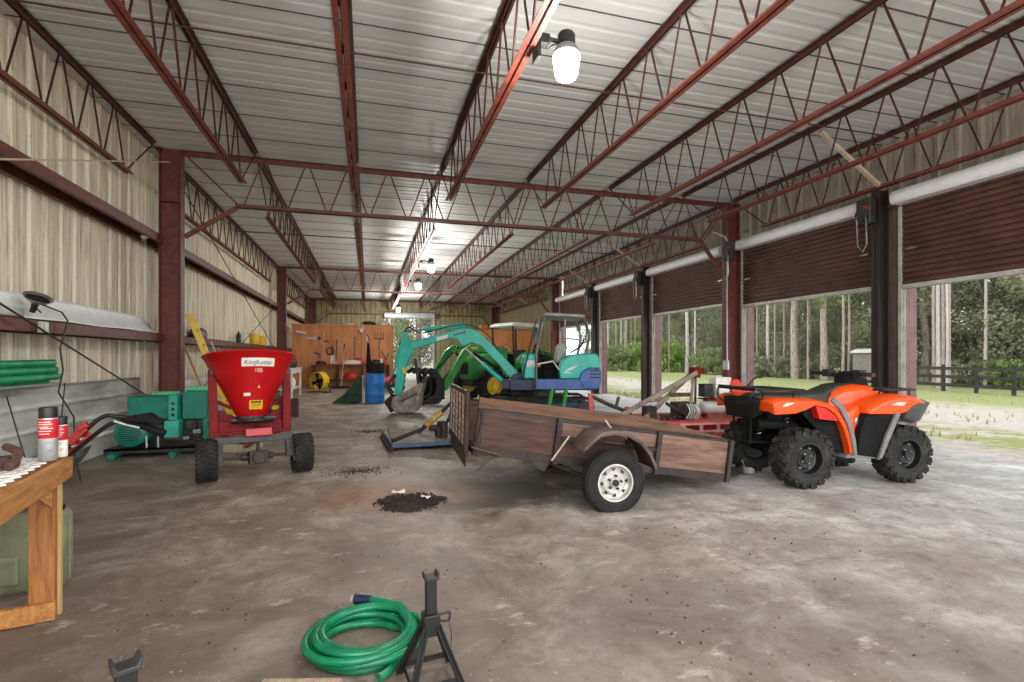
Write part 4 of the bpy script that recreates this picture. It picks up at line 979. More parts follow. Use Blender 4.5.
b = MB(T_); b.box((-.08, -.09, .15), (.12, .1, .3)); b.cyl((.02, -.12, .22), (.02, .1, .22), .07, n=16); b.cyl((-.16, 0, .235), (.18, 0, .235), .04, n=12); b.cyl((.02, 0, .28), (.02, 0, .6), .02, n=10); b.cbox((-.14, .03, .26), (.1, .08, .07)); b.build('gearbox', M['rustdark'], t, bevel=.008)
b = MB(T_)
for s in (-1, 1):
    x = CX + s*.385
    b.prism([(x - s*.05, .53), (x + s*.045, .53), (x + s*.055, 1.26), (x - s*.03, 1.26)], -.02, .06, 'y'); b.prism([(x - s*.04, .62), (x - s*.02, .82), (CX + s*.13, .70), (CX + s*.13, .64)], .1, .112, 'y'); b.prism([(x, .9), (x, .95), (CX + s*.2, .84), (CX + s*.2, .8)], .1, .112, 'y')
b.prism([(CX - .43, .53), (CX + .4, .5), (CX + .43, .66), (CX - .43, .66)], .03, .045, 'y'); b.box((CX - .43, -.03, .5), (CX + .42, .1, .54))
b.build('upright_frame', M['deep_red'], t, bevel=.006)
b = MB(T_); b.tube(fillet([(-.36, .05, .52), (-.26, .02, .44), (.18, .02, .44), (.3, .05, .55)], .06), .025, 8); b.box((-.12, -.12, .47), (.16, .06, .56)); b.beam((0, .05, .44), (0, 1.25, .37), .07, .07); b.build('tongue', M['spreader_red'], t, bevel=.006)
b = MB(T_); A = Matrix.Translation((CX + .02, -.03, 0)); b.lathe([(.01, .625), (.22, .632), (.24, .642), (.24, .652), (.02, .648)], 32, A)
for k in range(4): b.beam((CX + .02 + .03*math.cos(k*PI/2), -.03 + .03*math.sin(k*PI/2), .665), (CX + .02 + .23*math.cos(k*PI/2), -.03 + .23*math.sin(k*PI/2), .665), .012, .03)
b.build('spinner_disc', M['dark_steel'], t)
HP = [(.14, .68), (.19, .78), (.295, 1.01), (.405, 1.23), (.49, 1.40)]
def hop_r(z):
    for (r0, z0), (r1, z1) in zip(HP, HP[1:]):
        if z <= z1: return r0 + (r1 - r0)*(z - z0)/(z1 - z0)
    return HP[-1][0]
A = Matrix.Translation((CX, 0, 0))
b = MB(T_); b.lathe(HP + [(.502, 1.405), (.506, 1.415), (.498, 1.424), (.485, 1.418), (.395, 1.235), (.275, 1.0), (.135, .70)], 56, A); b.build('hopper', M['spreader_red'], t, ang=50)
b = MB(T_); b.lathe([(.12, .66), (.16, .665), (.165, .70), (.12, .71)], 24, A); b.box((CX + .1, -.1, .67), (CX + .25, .05, .69)); b.build('metering_plate', M['dark_steel'], t)
def on_hop(u, z, off=.004):
    r = hop_r(z) + off; a = -PI/2 + u/r
    return T_ @ V((CX + r*math.cos(a), r*math.sin(a), z))
def decal(name, u0, u1, z0, z1, m, off=.003, parent=None):
    b = MB(); b.grid(lambda p, q: on_hop(u0 + p*(u1 - u0), z0 + q*(z1 - z0), off), 8, 3); return b.build(name, m, t)
def hop_text(txt, u, z, size, m, off=.006, rot=0):
    vs, fs = text_mesh(txt, size); b = MB()
    c_, s_ = math.cos(rot), math.sin(rot)
    b.add([on_hop(u + v.x*c_ - v.y*s_, z + v.x*s_ + v.y*c_, off) for v in vs], fs); return b.build('lettering', m, t)
decal('name_plate', -.13, .22, 1.245, 1.335, M['label_white']); hop_text('KingKutter', .045, 1.286, .066, M['ink'])
hop_text('105', .045, 1.2, .06, M['label_white']); hop_text('4', .055, 1.02, .055, M['label_white'], rot=.3)
decal('small_label', -.1, -.03, .925, .96, M['label_white']); decal('warning_label', -.04, .105, .775, .875, M['yellow'])
b = MB()
for u0, z0, u1, z1 in ((-.02, .845, .01, .865), (.015, .845, .045, .865), (.05, .845, .085, .865), (-.02, .82, .085, .826), (-.02, .80, .06, .805)): b.grid(lambda p, q: on_hop(u0 + p*(u1 - u0), z0 + q*(z1 - z0), .006), 3, 1)
b.build('warning_print', M['ink'], t)
b = MB(T_)
for s in (-1, 1): b.cyl((CX + s*.40, -.02, 1.22), (CX + s*.40, -.06, 1.22), .025, n=12)
b.build('pivot_bolt', M['dark_steel'], t)
# ================================================================== EXCAVATOR  (local x = forward, y+ = towards the viewer)
t = thing('mini_excavator', 'teal and blue mini excavator with its bucket resting on the floor', 'excavator', (4.14, 12.03, 0), 165)
for s in (-1, 1):
    y0, y1 = s*.5, s*.78; ya, yb = min(y0, y1), max(y0, y1)
    out = [(-1.0 + .21*math.cos(a) - .0, .225 + .215*math.sin(a)) for a in [rad(90 + 15*k) for k in range(13)]] + [(1.05 + .21*math.cos(a), .225 + .215*math.sin(a)) for a in [rad(-90 + 15*k) for k in range(13)]]
    inn = [(-1.0 + .17*math.cos(a), .225 + .175*math.sin(a)) for a in [rad(90 + 15*k) for k in range(13)]] + [(1.05 + .17*math.cos(a), .225 + .175*math.sin(a)) for a in [rad(-90 + 15*k) for k in range(13)]]
    b = MB(); n = len(out)
    vs = [(x, y, z) for y in (ya, yb) for x, z in out] + [(x, y, z) for y in (ya, yb) for x, z in inn]
    fs = []
    for i in range(n):
        j = (i + 1) % n; fs += [(i, j, n + j, n + i), (2*n + i, 3*n + i, 3*n + j, 2*n + j), (i, 2*n + i, 2*n + j, j), (n + i, n + j, 3*n + j, 3*n + i)]
    b.add(vs, fs)
    per = []
    for k in range(46):
        f = k/46*n; i = int(f); g = f - i; p, q = out[i], out[(i + 1) % n]
        per.append((p[0]*(1 - g) + q[0]*g, p[1]*(1 - g) + q[1]*g))
    L = 2*2.05 + 2*PI*.21; dd = 0; k = 0
    for i in range(n):
        p, q = V(out[i]), V(out[(i + 1) % n]); seg = (q - p).length; m = max(1, round(seg/.075))
        for r in range(m):
            c = p.lerp(q, (r + .5)/m); a = math.atan2(q.y - p.y, q.x - p.x)
            b.cbox((c.x, (ya + yb)/2, c.y), (.035, yb - ya, .04), (0, -a, 0))
    tr = b.build('track', M['rubber_dust'], t)
    for x, r in ((-1.0, .15), (-.6, .09), (-.2, .09), (.2, .09), (.6, .09), (1.05, .16)):
        b = MB(); z = .225 if r > .1 else .13; b.cyl((x, ya + .04, z), (x, yb - .03, z), r, n=20); b.build('track_roller', M['dark_steel'], tr)
    b = MB(); b.box((-.9, ya + .08, .15), (.95, yb - .08, .3)); b.build('track_frame', M['navy'], tr)
b = MB(); b.box((-.6, -.5, .3), (.7, .5, .46)); b.cyl((0, 0, .42), (0, 0, .62), .38, n=32); b.build('undercarriage', M['dark_steel'], t, bevel=.01)
b = MB(); b.box((1.2, -.72, .06), (1.26, .72, .34)); b.beam((.5, -.4, .3), (1.22, -.4, .2), .08, .08); b.beam((.5, .4, .3), (1.22, .4, .2), .08, .08); b.build('dozer_blade', M['navy'], t, bevel=.01)
b = MB(); b.prism([(-1.3, .63), (.13, .63), (.13, .88), (-1.3, .88)], .5, .74, 'y'); b.build('side_skirt', M['blue_panel'], t, bevel=.02, bseg=3)
b = MB(); b.prism([(-1.3, .63), (.13, .63), (.13, .88), (-1.3, .88)], -.74, -.5, 'y'); b.build('side_skirt', M['blue_panel'], t, bevel=.02, bseg=3)
b = MB(); b.box((-1.2, -.5, .6), (.75, .5, .86)); b.box((.2, -.3, .62), (.95, .35, .84)); b.build('deck_frame', M['navy'], t, bevel=.01)
cw = [(-.95, .7), (-.98, .64), (-1.3, .64), (-1.38, .75), (-1.4, 1.05), (-1.36, 1.12), (-1.1, 1.14), (-.93, 1.05), (-.86, .88)]
b = MB(); b.prism(cw, -.74, .755, 'y'); b.build('counterweight', M['blue_panel'], t, bevel=.03, bseg=3)
b = MB()
for z in (.9, .98, 1.06): b.box((-1.36, .752, z), (-1.12, .762, z + .035))
b.build('vent_slot', M['black'], t)
b = MB(); b.prism([(-.42, .885), (-.4, 1.1), (-.46, 1.3), (-.66, 1.46), (-1.0, 1.48), (-1.28, 1.48), (-1.34, 1.4), (-1.36, 1.14), (-1.08, 1.13), (-.93, 1.04), (-.87, .885)], .2, .73, 'y'); b.build('engine_cover', M['teal'], t, bevel=.03, bseg=3)
b = MB(); b.prism([(-.6, .885), (-.6, 1.42), (-1.0, 1.47), (-1.34, 1.42), (-1.36, .9)], -.73, .2, 'y'); b.build('hood', M['teal'], t, bevel=.03, bseg=3)
b = MB(); b.prism([(-.5, 1.02), (-.62, 1.14), (-.84, 1.2), (-.72, 1.12), (-.56, 1.06), (-.7, 1.02)], .731, .736, 'y'); b.build('side_decal', M['label_white'], t)
b = MB(); b.prism([(.14, .88), (.45, .88), (.45, 1.42), (.38, 1.48), (.14, 1.48)], -.35, .6, 'y'); b.build('front_console', M['teal'], t, bevel=.04, bseg=3)
b = MB(); b.box((.17, .6, 1.16), (.36, .606, 1.32)); b.build('console_label', M['label_white'], t)
b = MB(); b.prism([(-.05, 1.2), (-.08, 1.28), (-.5, 1.24), (-.52, 1.16)], -.22, .28, 'y'); b.build('seat_cushion', M['black_matte'], t, bevel=.03)
b = MB(); b.prism([(-.36, 1.27), (-.42, 1.24), (-.66, 1.62), (-.62, 1.72), (-.5, 1.76), (-.4, 1.66)], -.2, .26, 'y'); b.build('seat_back', M['seat_grey'], t, bevel=.05, bseg=3)
b = MB()
for s in (-.32, .38): b = MB(); b.tube([(-.1, s, .9), (-.08, s, 1.35)], .05, 8); b.tube(fillet([(-.05, s, 1.3), (.02, s, 1.55), (.1, s, 1.66)], .05), .014, 6); b.ell((.1, s, 1.68), (.03, .03, .05)); b.build('control_lever', M['black_matte'], t)
b = MB()
for s in (-.06, .1): b = MB(); b.tube([(.1, s, .88), (.16, s, 1.55)], .013, 6); b.ell((.16, s, 1.57), (.025, .025, .04)); b.build('travel_lever', M['black_matte'], t)
b = MB(); b.tube(fillet([(-.72, .3, 1.5), (-.98, .34, 1.66), (-1.05, .36, 1.85)], .05), .02, 6); b.build('rear_stay', M['black_matte'], t)
b = MB()
b.cbox((-.2, 0, 1.0), (.5, .5, .3)); b.build('seat_base', M['black_matte'], t)
b = MB(); b.tube([(.5, .72, 1.3), (.28, .72, 1.2), (-.25, .72, 1.3), (-.4, .72, 1.1)][1:], .02, 8); b.build('arm_rail', M['canopy_white'], t)
for y, nm in ((.72, 'canopy_hoop'), (-.6, 'canopy_hoop')):
    b = MB(); b.tube(fillet([(.14, y, .64), (.14, y, 1.5), (-.08, y, 2.4), (-.98, y, 2.35), (-1.12, y, 1.9), (-1.02, y, 1.46)], .12), .032, 10); b.build(nm, pm('hoop_grey', (120, 122, 120), (60, 62, 62), .45, .2, 3), t)
b = MB(); b.prism([(-.0, 2.38), (-.1, 2.45), (-1.0, 2.4), (-1.02, 2.33)], -.66, .76, 'y'); b.build('canopy_roof', M['seat_grey'], t, bevel=.02)
b = MB(); b.tube(fillet([(-1.05, .6, 1.75), (-1.08, .6, 2.25), (-1.08, -.5, 2.25), (-1.05, -.5, 1.75), (-1.05, .6, 1.75)], .12), .022, 8); b.tube(fillet([(-.55, .7, 2.3), (-.5, .7, 1.85), (-.95, .7, 1.8)], .1), .02, 8); b.build('rear_guard', M['seat_grey'], t)
b = MB(); b.tube([(.14, .7, 2.3), (.42, .7, 1.1), (.44, .7, .9)], .018, 8); b.build('grab_rail', M['black'], t)
# boom, stick, cylinders and bucket
BOOM = [(.46, .88), (.62, 1.1), (1.3, 1.82), (1.52, 2.02), (1.74, 2.12), (1.98, 2.11), (3.24, 1.76), (3.27, 1.68), (3.16, 1.60), (2.2, 1.87), (2.06, 1.84), (1.98, 1.7), (1.86, 1.68), (1.7, 1.76), (1.48, 1.68), (1.02, 1.2), (.7, .82), (.54, .78)]
b = MB(); b.prism(BOOM, -.1, .1, 'y'); bo = b.build('boom', M['teal'], t, bevel=.02)
b = MB(); b.grid(lambda u, v: (2.3 + .26*u, .1035, 1.87 + .09*v - .07*u), 1, 1); b.build('boom_label', M['label_white'], bo)
b = MB()
for k in range(6): x = 1.86 + k*.05; b.grid(lambda u, v: (x + .034*u, .1035, 1.985 + .05*v - (x - 1.86)*.25), 1, 1)
b.build('boom_print', M['navy'], bo)
b = MB(); b.prism([(.35, .72), (.8, .62), (.86, .76), (.66, .98), (.42, 1.02), (.2, .86)], -.17, .17, 'y'); b.build('boom_bracket', M['navy'], t, bevel=.02)
def ram(p0, p1, r, f, nm, y=0, rod='steel', body='teal'):
    p0, p1 = V((p0[0], y, p0[1])), V((p1[0], y, p1[1])); m = p0.lerp(p1, f)
    b = MB(); b.cyl(p0, m, r, n=14); c = b.build(nm, M[body], t); b = MB(); b.cyl(m, p1, r*.5, n=10); b.build('ram_rod', M[rod], c)
ram((.8, .68), (1.84, 1.6), .06, .62, 'boom_cylinder', .16); ram((1.86, 2.2), (3.36, 2.04), .05, .7, 'stick_cylinder', .0)
ram((3.42, 1.86), (3.72, .72), .045, .62, 'bucket_cylinder', .0)
STK = [(3.42, 2.04), (3.35, 2.02), (3.26, 1.82), (3.14, 1.66), (3.15, 1.55), (3.28, 1.34), (3.44, .5), (3.5, .42), (3.58, .44), (3.62, .56), (3.54, 1.3), (3.48, 1.7)]
b = MB(); b.prism(STK, -.085, .085, 'y'); st = b.build('stick', M['teal'], t, bevel=.015)
b = MB(); b.prism([(3.3, 1.12), (3.42, 1.15), (3.4, 1.0), (3.34, .98)], .086, .09, 'y'); b.build('stick_label', M['yellow'], st)
b = MB(); b.prism([(3.06, 1.36), (3.18, 1.3), (3.1, .98), (2.99, 1.05)][:0] or [(3.08, 1.35), (3.14, 1.35), (3.05, .55), (2.98, .55)], -.03, .03, 'y'); b.build('thumb_link', M['dark_steel'], t, bevel=.01)
b = MB()
for y in (-.11, .11): b.beam((3.6, y, .98), (3.8, y, .66), .03, .06); b.beam((3.8, y, .66), (3.56, y, .3), .03, .06)
b.tube([(3.8, -.12, .66), (3.8, .12, .66)], .03, 10); b.build('bucket_linkage', M['dark_steel'], t)
BK = [(3.62, .42), (3.44, .5), (3.2, .62), (2.94, .78), (2.87, .76), (2.95, .45), (2.98, .2), (3.06, .07), (3.3, .02), (3.55, .05), (3.66, .2)]
b = MB(); b.prism(BK, -.3, .3, 'y'); bk = b.build('bucket', M['bucket_grey'], t, bevel=.02)
b = MB(); b.prism([(3.66, .5), (3.45, .42), (3.5, .12), (3.7, .02), (3.86, .27), (3.84, .33)], -.12, .12, 'y'); b.build('bucket_ear', M['black'], bk, bevel=.015)
b = MB()
for k in range(5): y = -.26 + k*.13; b.prism([(2.94, .78), (2.87, .76), (2.78, .92), (2.82, .93)], y - .025, y + .025, 'y')
b.prism([(3.4, .3), (3.0, .5), (3.02, .54), (3.42, .34)], -.315, .315, 'y'); b.build('bucket_teeth', M['dark_steel'], bk)
b = MB()
for k in range(3): b.tube(fillet([(.7, .05 - .04*k, 1.02), (1.3, .05 - .04*k, 1.98), (1.75, .05 - .04*k, 2.22), (2.3, .05 - .04*k, 2.16 + .03*k), (3.0, .05 - .04*k, 1.96), (3.3, .05 - .04*k, 2.2), (3.5, .05 - .04*k, 1.7)], .2), .012, 6)
b.build('hydraulic_hose', M['cord'], t)

# ================================================================== TRACTOR
t = thing('farm_tractor', 'green tractor with yellow wheels, front loader and pale canopy behind the excavator', 'tractor', (4.12, 16.1, 0), 203)
for x, R, W, ri, kn in ((-1.05, .74, .42, .4, 18), (.78, .52, .3, .27, 16)):
    for s in (-1, 1):
        y = s*(.72 if x < 0 else .68)
        w = tyre_mb(R - .03, W, ri, kn, .035).build('wheel', M['rubber'], t, loc=(x, y, R), ang=30)
        rim_mb(ri, W, s, .06).build('rim', M['yellow'], w)
        b = MB(); b.cyl((0, s*W*.1, 0), (0, s*W*.42, 0), ri*.42, ri*.36, n=20)
        for k in range(8): a = 2*PI*k/8; b.cyl((ri*.55*math.cos(a), s*W*.1, ri*.55*math.sin(a)), (ri*.55*math.cos(a), s*W*.3, ri*.55*math.sin(a)), .025, n=6)
        b.build('hub', M['yellow'], w)
b = MB(); b.loft([ring_yz(1.35, .27, .75, 1.25, .08), ring_yz(1.28, .3, .7, 1.4, .1), ring_yz(.6, .32, .75, 1.5, .1), ring_yz(-.05, .33, .8, 1.58, .1)]); b.build('hood', M['green'], t, ang=50)
b = MB(); b.box((1.3, -.2, .85), (1.37, .2, 1.2)); b.build('grille', M['black'], t, bevel=.01)
b = MB(); b.box((-1.3, -.3, .5), (1.25, .3, .8)); b.tube([(.78, -.65, .52), (.78, .65, .52)], .08, 8); b.tube([(-1.05, -.7, .74), (-1.05, .7, .74)], .12, 10); b.build('chassis', M['dark_steel'], t, bevel=.02)
for s in (-1, 1):
    b = MB(); pts = arc((-1.05, .74), .86, 20, 150, 10); b.grid(lambda u, v: (pts[int(round(u*10))][0], s*(.36 + .58*v), pts[int(round(u*10))][1]), 10, 2); b.build('fender', M['green'], t, solid=.02)
b = MB(); b.box((-.35, -.35, .75), (-.05, .35, 1.5)); b.prism([(-.7, 1.05), (-.3, 1.05), (-.32, 1.15), (-.7, 1.17), (-.85, 1.65), (-.95, 1.62)], -.25, .25, 'y'); b.tube([(-.2, 0, 1.45), (-.36, 0, 1.68)], .02, 8); b.lathe([(.17, -.01), (.19, 0), (.17, .01)], 24, Matrix.Translation((-.38, 0, 1.69)) @ Matrix.Rotation(rad(-50), 4, 'Y'), closed=True); b.build('operator_station', M['black_matte'], t, bevel=.02)
b = MB()
for x in (-.2, -1.2):
    for s in (-1, 1): b = MB(); b.tube([(x, s*.55, 1.2), (x + .06, s*.55, 2.4)], .035, 8); b.build('canopy_post', M['black'], t)
b = MB(); b.loft([[(x, y, 2.38) for x, y in ((-.1, -.62), (-.1, .62), (-1.35, .62), (-1.35, -.62))], [(x, y, 2.45) for x, y in ((-.07, -.64), (-.07, .64), (-1.38, .64), (-1.38, -.64))], [(x, y, 2.52) for x, y in ((-.2, -.52), (-.2, .52), (-1.25, .52), (-1.25, -.52))]]); b.build('canopy', M['canopy_white'], t, bevel=.03)
b = MB(); b.tube([(.5, .0, 1.5), (.5, 0, 2.0)], .04, 10); b.build('exhaust', M['black'], t)
for s in (-1, 1):
    b = MB(); y = s*.5
    b.prism([(.05, .75), (.3, .75), (.36, 1.62), (.1, 1.65)], y - .05, y + .05, 'y'); b.build('loader_tower', M['green'], t, bevel=.01)
    b = MB(); b.prism([(.08, 1.66), (.2, 1.72), (1.45, 1.78), (1.75, 1.6), (2.45, .55), (2.42, .42), (2.3, .45), (1.55, 1.5), (1.4, 1.58), (.3, 1.5), (.1, 1.52)], y - .05, y + .05, 'y'); b.build('loader_arm', M['green'], t, bevel=.01)
    b = MB(); b.tube([(.35, y, 1.0), (1.35, y, 1.52)], .045, 8); b.tube([(1.3, y*.85, 1.72), (1.9, y*.85, 1.2), (2.4, y*.85, .72)], .035, 8); b.build('loader_cylinder', M['black'], t)
    b = MB(); b.prism([(1.2, 1.7), (1.5, 1.7), (1.44, 1.64), (1.25, 1.64)], min(y + s*.051, y + s*.055), max(y + s*.051, y + s*.055), 'y'); b.build('arm_decal', M['yellow'], t)
b = MB(); b.tube([(2.38, -.55, .5), (2.38, .55, .5)], .06, 10); b.beam((1.5, -.5, 1.6), (1.5, .5, 1.6), .1, .1); b.build('cross_tube', M['green'], t)
gp = [(2.45, .2), (2.5, .75), (2.62, 1.0), (2.85, 1.1), (3.05, .98), (3.0, .9), (2.82, .96), (2.7, .88), (2.66, .5), (2.72, .3), (3.2, .12), (3.22, .05), (2.6, .06)]
for y in (-.55, -.2, .2, .55):
    b = MB(); b.prism(gp, y - .03, y + .03, 'y'); b.build('grapple_tine', M['black'], t, bevel=.01)
b = MB(); b.box((2.42, -.6, .18), (2.5, .6, .8)); b.build('grapple_back', M['black'], t)

# ================================================================== ROTARY CUTTER behind the trailer tail
t = thing('rotary_cutter', 'dusty blue edged rotary cutter with driveshaft on the floor behind the trailer gate', 'rotary cutter', (1.1, 8.45, 0), 4)
b = MB(); b.loft([[(x, y, z) for x, y in ((-.8, -.72), (.75, -.72), (.75, .75), (-.72, .75))] for z in (.1, .13)]); b.build('deck', M['deck_grey'], t, bevel=.01)
b = MB()
b.box((-.8, -.745, .06), (.75, -.725, .125)); b.box((-.82, -.745, .06), (-.8, .75, .125)); b.box((.75, -.745, .06), (.77, .75, .125)); b.build('side_skirt', M['mower_blue'], t, bevel=.004)
b = MB(); b.box((-.86, -.78, .0), (-.8, .6, .07)); b.build('skid_shoe', M['rustdark'], t, bevel=.006); b = MB(); b.box((.76, -.78, 0), (.82, .6, .07)); b.build('skid_shoe', M['rustdark'], t, bevel=.006)
b = MB(); b.cbox((.0, -.35, .22), (.18, .18, .18)); b.cyl((.0, -.35, .13), (.0, -.35, .38), .07, n=16); b.cyl((-.2, -.38, .28), (.1, -.35, .28), .05, n=12); b.build('gearbox', M['rustdark'], t, bevel=.015)
b = MB(); b.tube([(.36, .0, .74), (.0, -.3, .5), (-.35, -.5, .28), (-.8, -.68, .16)], .03, 10); b.build('driveshaft', M['rustdark'], t)
b = MB(); b.tube([(.0, -.3, .5), (-.28, -.46, .32)], .05, 12); b.build('shaft_shield', pm('worn_yellow', (190, 152, 70), (130, 104, 62), .6, 0, 12), t)
b = MB(); b.beam((.2, -.3, .13), (.42, .02, .8), .045, .03); b.beam((.2, .4, .13), (.42, .1, .8), .045, .03); b.beam((.42, .05, .78), (-.3, .05, .14), .03, .05); b.beam((.4, .05, .76), (.7, .3, .14), .03, .04); b.cbox((.42, .06, .82), (.08, .16, .1)); b.build('hitch_frame', pm('worn_blue_steel', (74, 98, 120), (58, 62, 66), .5, .2, 9), t, bevel=.004)
b = MB(); b.beam((.15, -.45, .14), (.5, -.2, .66), .05, .05); b.beam((.0, -.5, .13), (.0, -.5, .4), .05, .05); b.cbox((.2, -.4, .4), (.2, .1, .06)); b.beam((.3, -.3, .5), (.55, .1, .62), .06, .06); b.build('lift_arm', M['rustdark'], t, bevel=.004)
w = tyre_mb(.17, .1, .09).build('tail_wheel', M['rubber'], t, loc=(.5, -.5, .302)); w.rotation_euler = (0, 0, rad(70)); rim_mb(.09, .1, -1).build('rim', M['zinc'], w)

# ================================================================== FINISH MOWER and AIR COMPRESSOR behind the trailer
t = thing('finish_mower', 'faded red finish mower with a tall steel A-frame between trailer and quad bike', 'mower', (4.55, 7.0, 0), -3)
b = MB(); b.loft([[(x, y, z) for x, y in ((-1.15, -.55), (1.2, -.62), (1.25, .2), (.7, .6), (-.7, .6), (-1.2, .1))] for z in (.14, .42)] + [[(x*.97, y*.94, .46) for x, y in ((-1.15, -.55), (1.2, -.62), (1.25, .2), (.7, .6), (-.7, .6), (-1.2, .1))]]); b.build('deck', M['mower_red'], t, bevel=.015)
b = MB(); b.box((-.2, -.66, .30), (1.0, -.62, .44)); b.build('front_panel', pm('pale_red_panel', (214, 160, 156), (196, 128, 124), .6), t, bevel=.01)
b = MB()
for k in range(4): b.box((-.12 + k*.28, -.668, .345), (.1 + k*.28, -.661, .415))
b.build('panel_slots', M['deep_red'], t)
for x in (-1.35, -.55, 1.05):
    b = MB(); b.beam((x, .35 if x > -1.2 else -.1, .16), (x, .35 if x > -1.2 else -.1, .86 if x < -1.2 else .6), .07, .05); b.build('caster_post', M['mower_red'], t, bevel=.006)
    w = tyre_mb(.13, .1, .07).build('caster_wheel', M['rubber'], t, loc=(x, .35 if x > -1.2 else -.1, .132)); rim_mb(.07, .1, -1).build('rim', M['zinc'], w)
b = MB(); b.tube([(-1.35, -.1, .82), (-1.05, -.1, .68), (-.7, -.05, .55), (-.65, -.05, .46)], .03, 8); b.tube([(-.95, -.1, .62), (-.9, -.1, .8)], .025, 6); b.build('caster_arm', M['dark_steel'], t)
for p0, p1 in (((.36, -.2, 1.16), (-1.1, -.28, .46)), ((.36, -.05, 1.14), (-.6, -.3, .46)), ((.36, -.1, 1.14), (.1, -.4, .46)), ((.4, -.1, 1.14), (.58, .2, .46))):
    b = MB(); b.beam(p0, p1, .035, .07); b.build('frame_bar', pm('pale_olive_steel', (150, 138, 120), (112, 100, 86), .55, .2, 6) if p1[0] < 0 else M['deck_grey'], t, bevel=.004)
b = MB(); b.cbox((.38, -.1, 1.16), (.12, .16, .16)); b.cyl((.3, -.1, 1.18), (.54, -.1, 1.18), .035, n=10); b.build('hitch_head', M['deep_red'], t, bevel=.015)
b = MB(); b.beam((-.1, -.18, .82), (.28, -.18, .82), .06, .06); b.build('cross_bar', M['rust'], t, bevel=.004)
b = MB(); b.cbox((.12, -.2, .6), (.3, .26, .22)); b.cyl((.0, -.4, .6), (.22, -.3, .6), .07, n=14); b.cyl((-.3, -.25, .52), (.2, -.35, .47), .025, n=8)
for k in range(5): b.cyl((-.35 + k*.1, -.4 + .03*(k % 2), .465), (-.35 + k*.1, -.4, .52), .03, n=8)
b.cbox((-.45, -.2, .56), (.16, .18, .2)); b.beam((-.3, -.42, .72), (.1, -.42, .5), .03, .05); b.build('gearbox', M['rustdark'], t, bevel=.01)
b = MB()
for k in range(5): a = k*1.25; b.tube(fillet([(.04 + .04*k, -.44, .7), (.06 + .04*k, -.5, .6), (.02 + .045*k, -.45, .48)], .04), .012, 6)
b.build('hose_loop', M['zinc'], t)
t = thing('air_compressor', 'portable compressor with white engine, grey tank and small wheel behind the quad bike', 'compressor', (5.22, 6.66, .47), -6)
b = MB(); A = Matrix.Translation((0, 0, .17)) @ Matrix.Rotation(PI/2, 4, 'Y'); b.lathe([(.01, -.34), (.06, -.335), (.1, -.3), (.11, -.24), (.11, .24), (.1, .3), (.06, .335), (.01, .34)], 24, A); b.build('air_tank', M['zinc'], t)
w = tyre_mb(.085, .06, .045).build('wheel', M['zinc'], t, loc=(.24, -.16, .085)); rim_mb(.045, .06, -1).build('rim', M['dark_steel'], w)
w = tyre_mb(.085, .06, .045).build('wheel', M['zinc'], t, loc=(.24, .16, .085)); rim_mb(.045, .06, -1).build('rim', M['dark_steel'], w)
b = MB(); b.box((-.3, -.13, .28), (.3, .13, .3)); b.box((-.28, -.06, 0), (-.24, .06, .2)); b.tube([(.24, -.14, .085), (.24, .14, .085)], .012, 8); b.build('base_plate', M['deep_red'], t)
b = MB(); b.cbox((-.02, 0, .4), (.2, .2, .2)); b.cyl((-.02, -.1, .42), (-.02, -.16, .42), .09, n=20); b.build('engine', M['white_paint'], t, bevel=.02)
b = MB(); b.cbox((.0, 0, .56), (.26, .2, .12)); b.cyl((-.02, 0, .62), (-.02, 0, .645), .035, n=14); b.build('fuel_tank', M['white_paint'], t, bevel=.025, bseg=3)
b = MB(); b.prism([(.06, .3), (.42, .3), (.44, .38), (.2, .6), (.12, .58)], -.16, -.08, 'y'); b.build('belt_guard', pm('guard_orange', (228, 66, 36), (206, 50, 28), .45), t, bevel=.015)
b = MB(); b.cbox((-.24, 0, .42), (.14, .18, .2))
for k in range(5): b.box((-.32, -.1, .34 + .04*k), (-.16, .1, .35 + .04*k))
b.build('pump', M['dark_steel'], t, bevel=.005)
b = MB(); b.tube(fillet([(.2, -.14, .3), (.5, -.14, .62), (.62, -.14, .62)], .05), .014, 8); b.build('handle', M['black'], t)

# ================================================================== BARREL GROUP
t = thing('blue_barrel', 'blue plastic barrel standing on the floor with tyres stacked on it', 'barrel', (.2, 15.9, 0))
b = MB(); b.lathe([(.01, 0), (.25, 0), (.275, .02), (.285, .06), (.285, .24), (.292, .26), (.292, .28), (.285, .3), (.285, .58), (.292, .6), (.292, .62), (.285, .64), (.285, .82), (.27, .86), (.28, .88), (.28, .9), (.26, .905), (.01, .9)], 40); b.build('body', M['barrel_blue'], t, ang=50)
b = MB(); b.box((-.285, -.12, .06), (-.29, -.07, .8)); b.build('fill_strip', M['label_white'], t)
for z, R, W, lab in ((.984, .225, .15, 'black tyre lying directly on the blue barrel'), (1.145, .235, .15, 'upper black tyre of the two stacked on the blue barrel')):
    o = tyre_mb(R, W, .12, 20, .008).build('loose_tyre', M['rubber_dust']); o.location = (.2 + (.03 if z > 1.1 else .05), 15.9, z); o.rotation_euler = (PI/2, 0, 0); tag(o, lab, 'tyre', 'tyres on the barrel')
t = thing('green_tarp', 'dark green tarp draped like a tent on the floor left of the blue barrel', 'tarp', (-.42, 16.35, 0))
b = MB(); b.loft([[(x + .03*math.sin(y*9 + x*7), y, z) for x, z in ((-.62, .0), (-.3, .0), (.22, .0), (.25, .8), (.16, .84), (-.02, .52), (-.3, .24))] for y in (-.3, -.1, .12, .34)]); b.build('sheet', M['greengrey'], t, bevel=.02)
b = MB(); b.tube([(.27, -.33, .0), (.27, -.33, .84)], .018, 8); b.build('edge_pole', M['canopy_white'], t)
